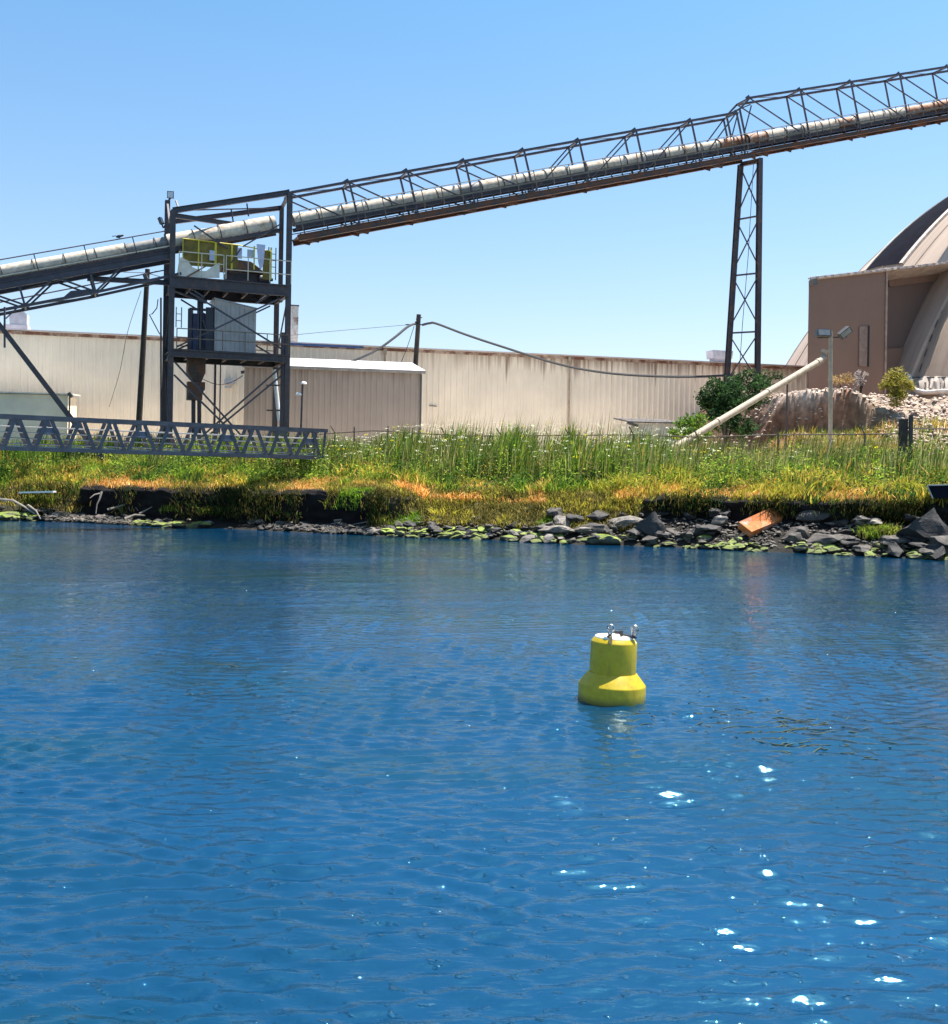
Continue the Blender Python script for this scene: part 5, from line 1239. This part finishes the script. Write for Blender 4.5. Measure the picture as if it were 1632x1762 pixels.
# white umbels
vg = Veg(); r = np.random.default_rng(14)
for i in range(430):
    uu = r.uniform(-14, 12) if r.uniform() < .75 else r.uniform(-36, 34); dd = r.uniform(6, 14); hh = r.uniform(1.2, 2.9) * np.interp(uu, [-36, -12, -8, 8, 12, 34], [.6, .75, 1.05, 1.05, .8, .65]); c0 = lift(np.array([uu]), np.array([dd]))[0]
    tp_ = c0 + np.array([r.normal(0, .08), r.normal(0, .08), hh]); vg.add(*blades(c0[None], np.array([hh]), np.array([.03]), pal(GRN, 1, r), .02, i, .1, (0, 0)))
    k2 = 9; rr = r.uniform(.05, .12); Pp = tp_ + np.stack([r.normal(0, rr, k2), r.normal(0, rr, k2), r.normal(0, .02, k2)], 1)
    vg.add(*(lambda V, F, C: (V, F, None, C))(*leaves(Pp, r.uniform(.05, .09, k2), pal([(226, 222, 190), (214, 206, 160), (232, 230, 214)] if r.uniform() < .85 else [(222, 206, 40)], k2, r, .06), i, .15, .8)))
vg.build('white_umbels', LEAF, 'white flat topped wildflowers above the tall grass', 'flowers', 'stuff')
# sloping middle bank: shaggy olive growth down to the rocks
vg = Veg(); r = np.random.default_rng(15); n = 20000
u = r.uniform(-9.5, 8.5, n); d = r.uniform(1.2, 4.4, n); z = hz(u, d); x, y = sh(u, d); pn = fbm(u * .5, d * .6, 66, 3)
C = pal(OLV, n, r); k2 = pn > .57; C[k2] = pal(YEL[:2] + OLV, int(k2.sum()), r); k2 = (pn < .42) & (d < 2.3); C[k2] = pal(GRN[:2], int(k2.sum()), r)
k2 = (d > 3.2) & (fbm(u * .4 + 7, d * .4, 67, 2) > .52); C[k2] = pal(STRAW, int(k2.sum()), r)
C = C * (.4 + 1.0 * fbm(u * 1.2, d * 1.1, 84, 3))[:, None]
vg.add(*blades(np.stack([x, y, z - .05], 1), r.uniform(.15, .5, n) * (.5 + pn), r.uniform(.03, .06, n), C, .7, 16, .9, (.0, -.35)))
for px, d0 in ((1510, 1.5), (1520, 1.6), (1500, 1.4), (1530, 1.55), (70, 1.5), (60, 1.4), (85, 1.6), (660, 1.7), (370, 1.8), (390, 1.9), (360, 1.6), (480, 2.0), (300, 1.9)):
    k2 = 260; u0 = u_at(px, d0); uu = u0 + r.normal(0, .3, k2); dd = d0 + r.normal(0, .2, k2); z = np.array([shore_z(a, b) for a, b in zip(uu, dd)]) + (.25 if px > 600 else .45); x, y = sh(uu, dd)
    vg.add(*blades(np.stack([x, y, z], 1), r.uniform(.2, .5, k2), r.uniform(.03, .05, k2), pal(GRN + OLV, k2, r), .6, int(px), .8, (0, -.2)))
for cpx, spx, k2 in ((330, 12, 260), (400, 22, 800), (455, 14, 420), (505, 10, 200), (655, 10, 400), (225, 10, 150), (110, 10, 250), (70, 25, 900), (1180, 30, 500), (1330, 25, 400), (1480, 30, 500), (1560, 25, 900)):
    pxs = r.normal(cpx, spx, k2); uu = np.array([u_at(a, 1.3) for a in pxs]); tt = r.uniform(0, 1, k2) ** 1.3; rt = cpx > 1000
    dd = (2.55 if rt else 1.25) - tt * (.2 if rt else .45) + r.normal(0, .08, k2); zz2 = (2.5 if rt else 2.3) - tt * (.8 if rt else 1.75); x, y = sh(uu, dd); x0, y0 = x, y
    vg.add(*blades(np.stack([x, y, zz2], 1), r.uniform(.15, .5, k2) * np.where(r.uniform(size=k2) < .45, -1, 1), r.uniform(.03, .07, k2), pal(OLV + DGR[:2] + OLV[3:], k2, r, .3) * .5, .7, int(cpx), .8, (0, -.45)))
vg.build('bank_scrub', LEAF, 'shaggy olive scrub hanging down the middle of the bank to the rocks', 'scrub', 'stuff')
# rough dry growth on the apron of the mound
vg = Veg(); r = np.random.default_rng(18); n = 34000; x = r.uniform(12, 46, n); y = r.uniform(62.5, 88, n); z, q, rub = mound(x, y)
k2 = (q < -.6) & (q > -19); x, y, z = x[k2], y[k2], z[k2]; n = len(x); pn = fbm(x * .5, y * .5, 68, 3); C = pal(OLV + YEL[:2] + STRAW[1:3], n, r); k3 = pn < .5; C[k3] = pal(GRN + OLV, int(k3.sum()), r)
vg.add(*blades(np.stack([x, y, np.maximum(z, 3.9) - .05], 1), r.uniform(.25, .85, n) * (.5 + pn), r.uniform(.04, .07, n), C, .4, 19))
vg.build('rough_grass', DRY, 'rough dry grass on the foot of the earth mound', 'grass', 'stuff')
# rubble on the mound
pv = []; pf = []; rr_ = random.Random(21)
for i in range(5200):
    x = rr_.uniform(22, 50); y = rr_.uniform(70, 92); z, q, rub = mound(np.array([x]), np.array([y])); q, rub = q[0], rub[0]
    if not ((rub > .4 and -8 < q < 7) or (rub <= .5 and .3 < q < 4) or (rub <= .5 and -2.5 < q < .3 and rr_.random() < .3)): continue
    s = rr_.uniform(.08, .26) * (1.5 if rr_.random() < .08 else 1); an_ = rr_.uniform(0, 6.28)
    M3 = np.array([[math.cos(an_), -math.sin(an_), 0], [math.sin(an_), math.cos(an_), 0], [0, 0, 1]]) @ np.diag([s * rr_.uniform(1, 1.8), s, s * rr_.uniform(.7, 1.1)])
    pf.append(ifc + len(pv) * len(iv)); pv.append(iv @ M3.T + np.array([x, y, z[0] + s * .3]))
o = np_mesh('rubble', np.concatenate(pv), None, rockmat('pink_rubble', (.60, .47, .38), (.26, .18, .14)), F3=np.concatenate(pf)); tag(o, 'pinkish rubble strewn over the earth mound', 'rubble', None, 'stuff')
# shrubs
def shrub(label, lobes, n, size, pals, stems, seed, name='shrub', asp=.5, flat=.7, cat='shrub'):
    """lobes: (px, py, Y, rx, ry, rz) in metres"""
    r = np.random.default_rng(seed); base = W(*stems[0][0]) if stems else W(lobes[0][0], lobes[0][1] + 40, lobes[0][2])
    e = thing(name, label, cat, base); vg = Veg(); wts = np.array([l[3] * l[5] for l in lobes]); wts /= wts.sum()
    for (px, py, Y, rx, ry, rz_), w_ in zip(lobes, wts):
        k2 = int(n * w_); c = np.array(W(px, py, Y)); dv = r.normal(size=(k2, 3)); dv /= np.linalg.norm(dv, axis=1, keepdims=True); rad = r.uniform(.2, 1.1, k2) ** .6; ns_ = 11; sc_ = r.normal(size=(ns_, 3)); sc_ /= np.linalg.norm(sc_, axis=1, keepdims=True); sc_ *= r.uniform(.35, .95, (ns_, 1)); sr_ = r.uniform(.3, .68, ns_); ch_ = r.integers(0, ns_, k2)
        lump = .75 + .5 * vnoise(dv[:, 0] * 3 + px, dv[:, 2] * 3 + dv[:, 1] * 2, seed)
        Pp = c + (sc_[ch_] + dv * (rad * lump * sr_[ch_])[:, None]) * np.array([rx, ry, rz_])
        vg.add(*(lambda V, F, C: (V, F, None, C))(*leaves(Pp, r.uniform(.7, 1.3, k2) * size, pal(pals, k2, r, .25), seed, flat, asp)))
    vg.build('foliage', LEAF, parent=e)
    m = MB()
    for ch in stems: m.tube([W(*p) for p in ch], .09, 6, True, .02)
    m.build('stem', WOOD, e); return e
DK = [(40, 62, 36), (52, 78, 42), (32, 50, 30), (66, 92, 48)]
shrub('large dark green bush growing against the earth mound under the pylon', [(1248, 672, 80, 1.6, 1.5, 1.4), (1285, 655, 81, 1.5, 1.4, 1.0), (1228, 700, 79.5, 1.3, 1.2, 1.1), (1262, 705, 79, 1.7, 1.4, 1.4), (1240, 725, 78.5, 1.3, 1.1, .9), (1215, 682, 79.5, .8, .8, .8), (1310, 660, 82, .9, .8, .6), (1295, 690, 79.5, 1.1, .9, .9), (1275, 735, 78, 1.2, .9, .7)], 12000, .24, DK, [[(1250, 770, 79), (1252, 720, 79.3), (1262, 680, 80)], [(1251, 770, 79), (1238, 715, 79.2), (1228, 690, 79.5)], [(1252, 760, 79), (1275, 690, 80), (1290, 660, 81)], [(1252, 750, 79), (1225, 700, 79.5), (1212, 678, 79.5)]], 31)
shrub('yellow green leafy bush at the foot of the slanting pipe', [(1190, 726, 76, 1.0, .9, .7), (1170, 745, 75, .9, .8, .6), (1205, 748, 75, 1., .8, .7)], 2600, .22, DGR + GRN[:2], [[(1188, 775, 75.5), (1188, 745, 75.7), (1192, 725, 76)], [(1188, 775, 75.5), (1170, 745, 75.2)]], 32)
shrub('olive green spiky shrub on the mound beside the dome hem', [(1543, 652, 80.5, 1.0, .8, .7), (1528, 662, 80.2, .7, .6, .55), (1561, 662, 80.4, .7, .6, .55), (1545, 680, 79.8, .8, .5, .8)], 3200, .34, [(150, 138, 60), (118, 116, 48), (172, 160, 84), (92, 96, 40)], [[(1544, 700, 80.3), (1543, 660, 80.5)]], 33, asp=.16)
shrub('pale grey dead bush on top of the earth mound', [(1482, 648, 82, .55, .5, .6), (1478, 660, 82, .4, .4, .3)], 500, .2, [(190, 180, 176), (160, 150, 146), (120, 112, 110)], [[(1482, 676, 82), (1481, 655, 82), (1484, 640, 82)], [(1482, 672, 82), (1490, 648, 82)]], 34, asp=.2)
shrub('brown dry weeds on the mound behind the lamp post', [(1445, 655, 83, 1.0, .5, .45), (1462, 650, 83, .5, .4, .5)], 700, .22, [(150, 124, 84), (118, 98, 66), (180, 156, 110)], [[(1448, 676, 83), (1446, 655, 83)]], 35, asp=.2)
shrub('dark scrub on the slope right of the pylon foot', [(1325, 645, 88, 1.0, .6, .5), (1312, 650, 87, .6, .5, .5)], 700, .2, DK + [(92, 84, 60)], [[(1322, 668, 87.5), (1322, 648, 88)]], 36)
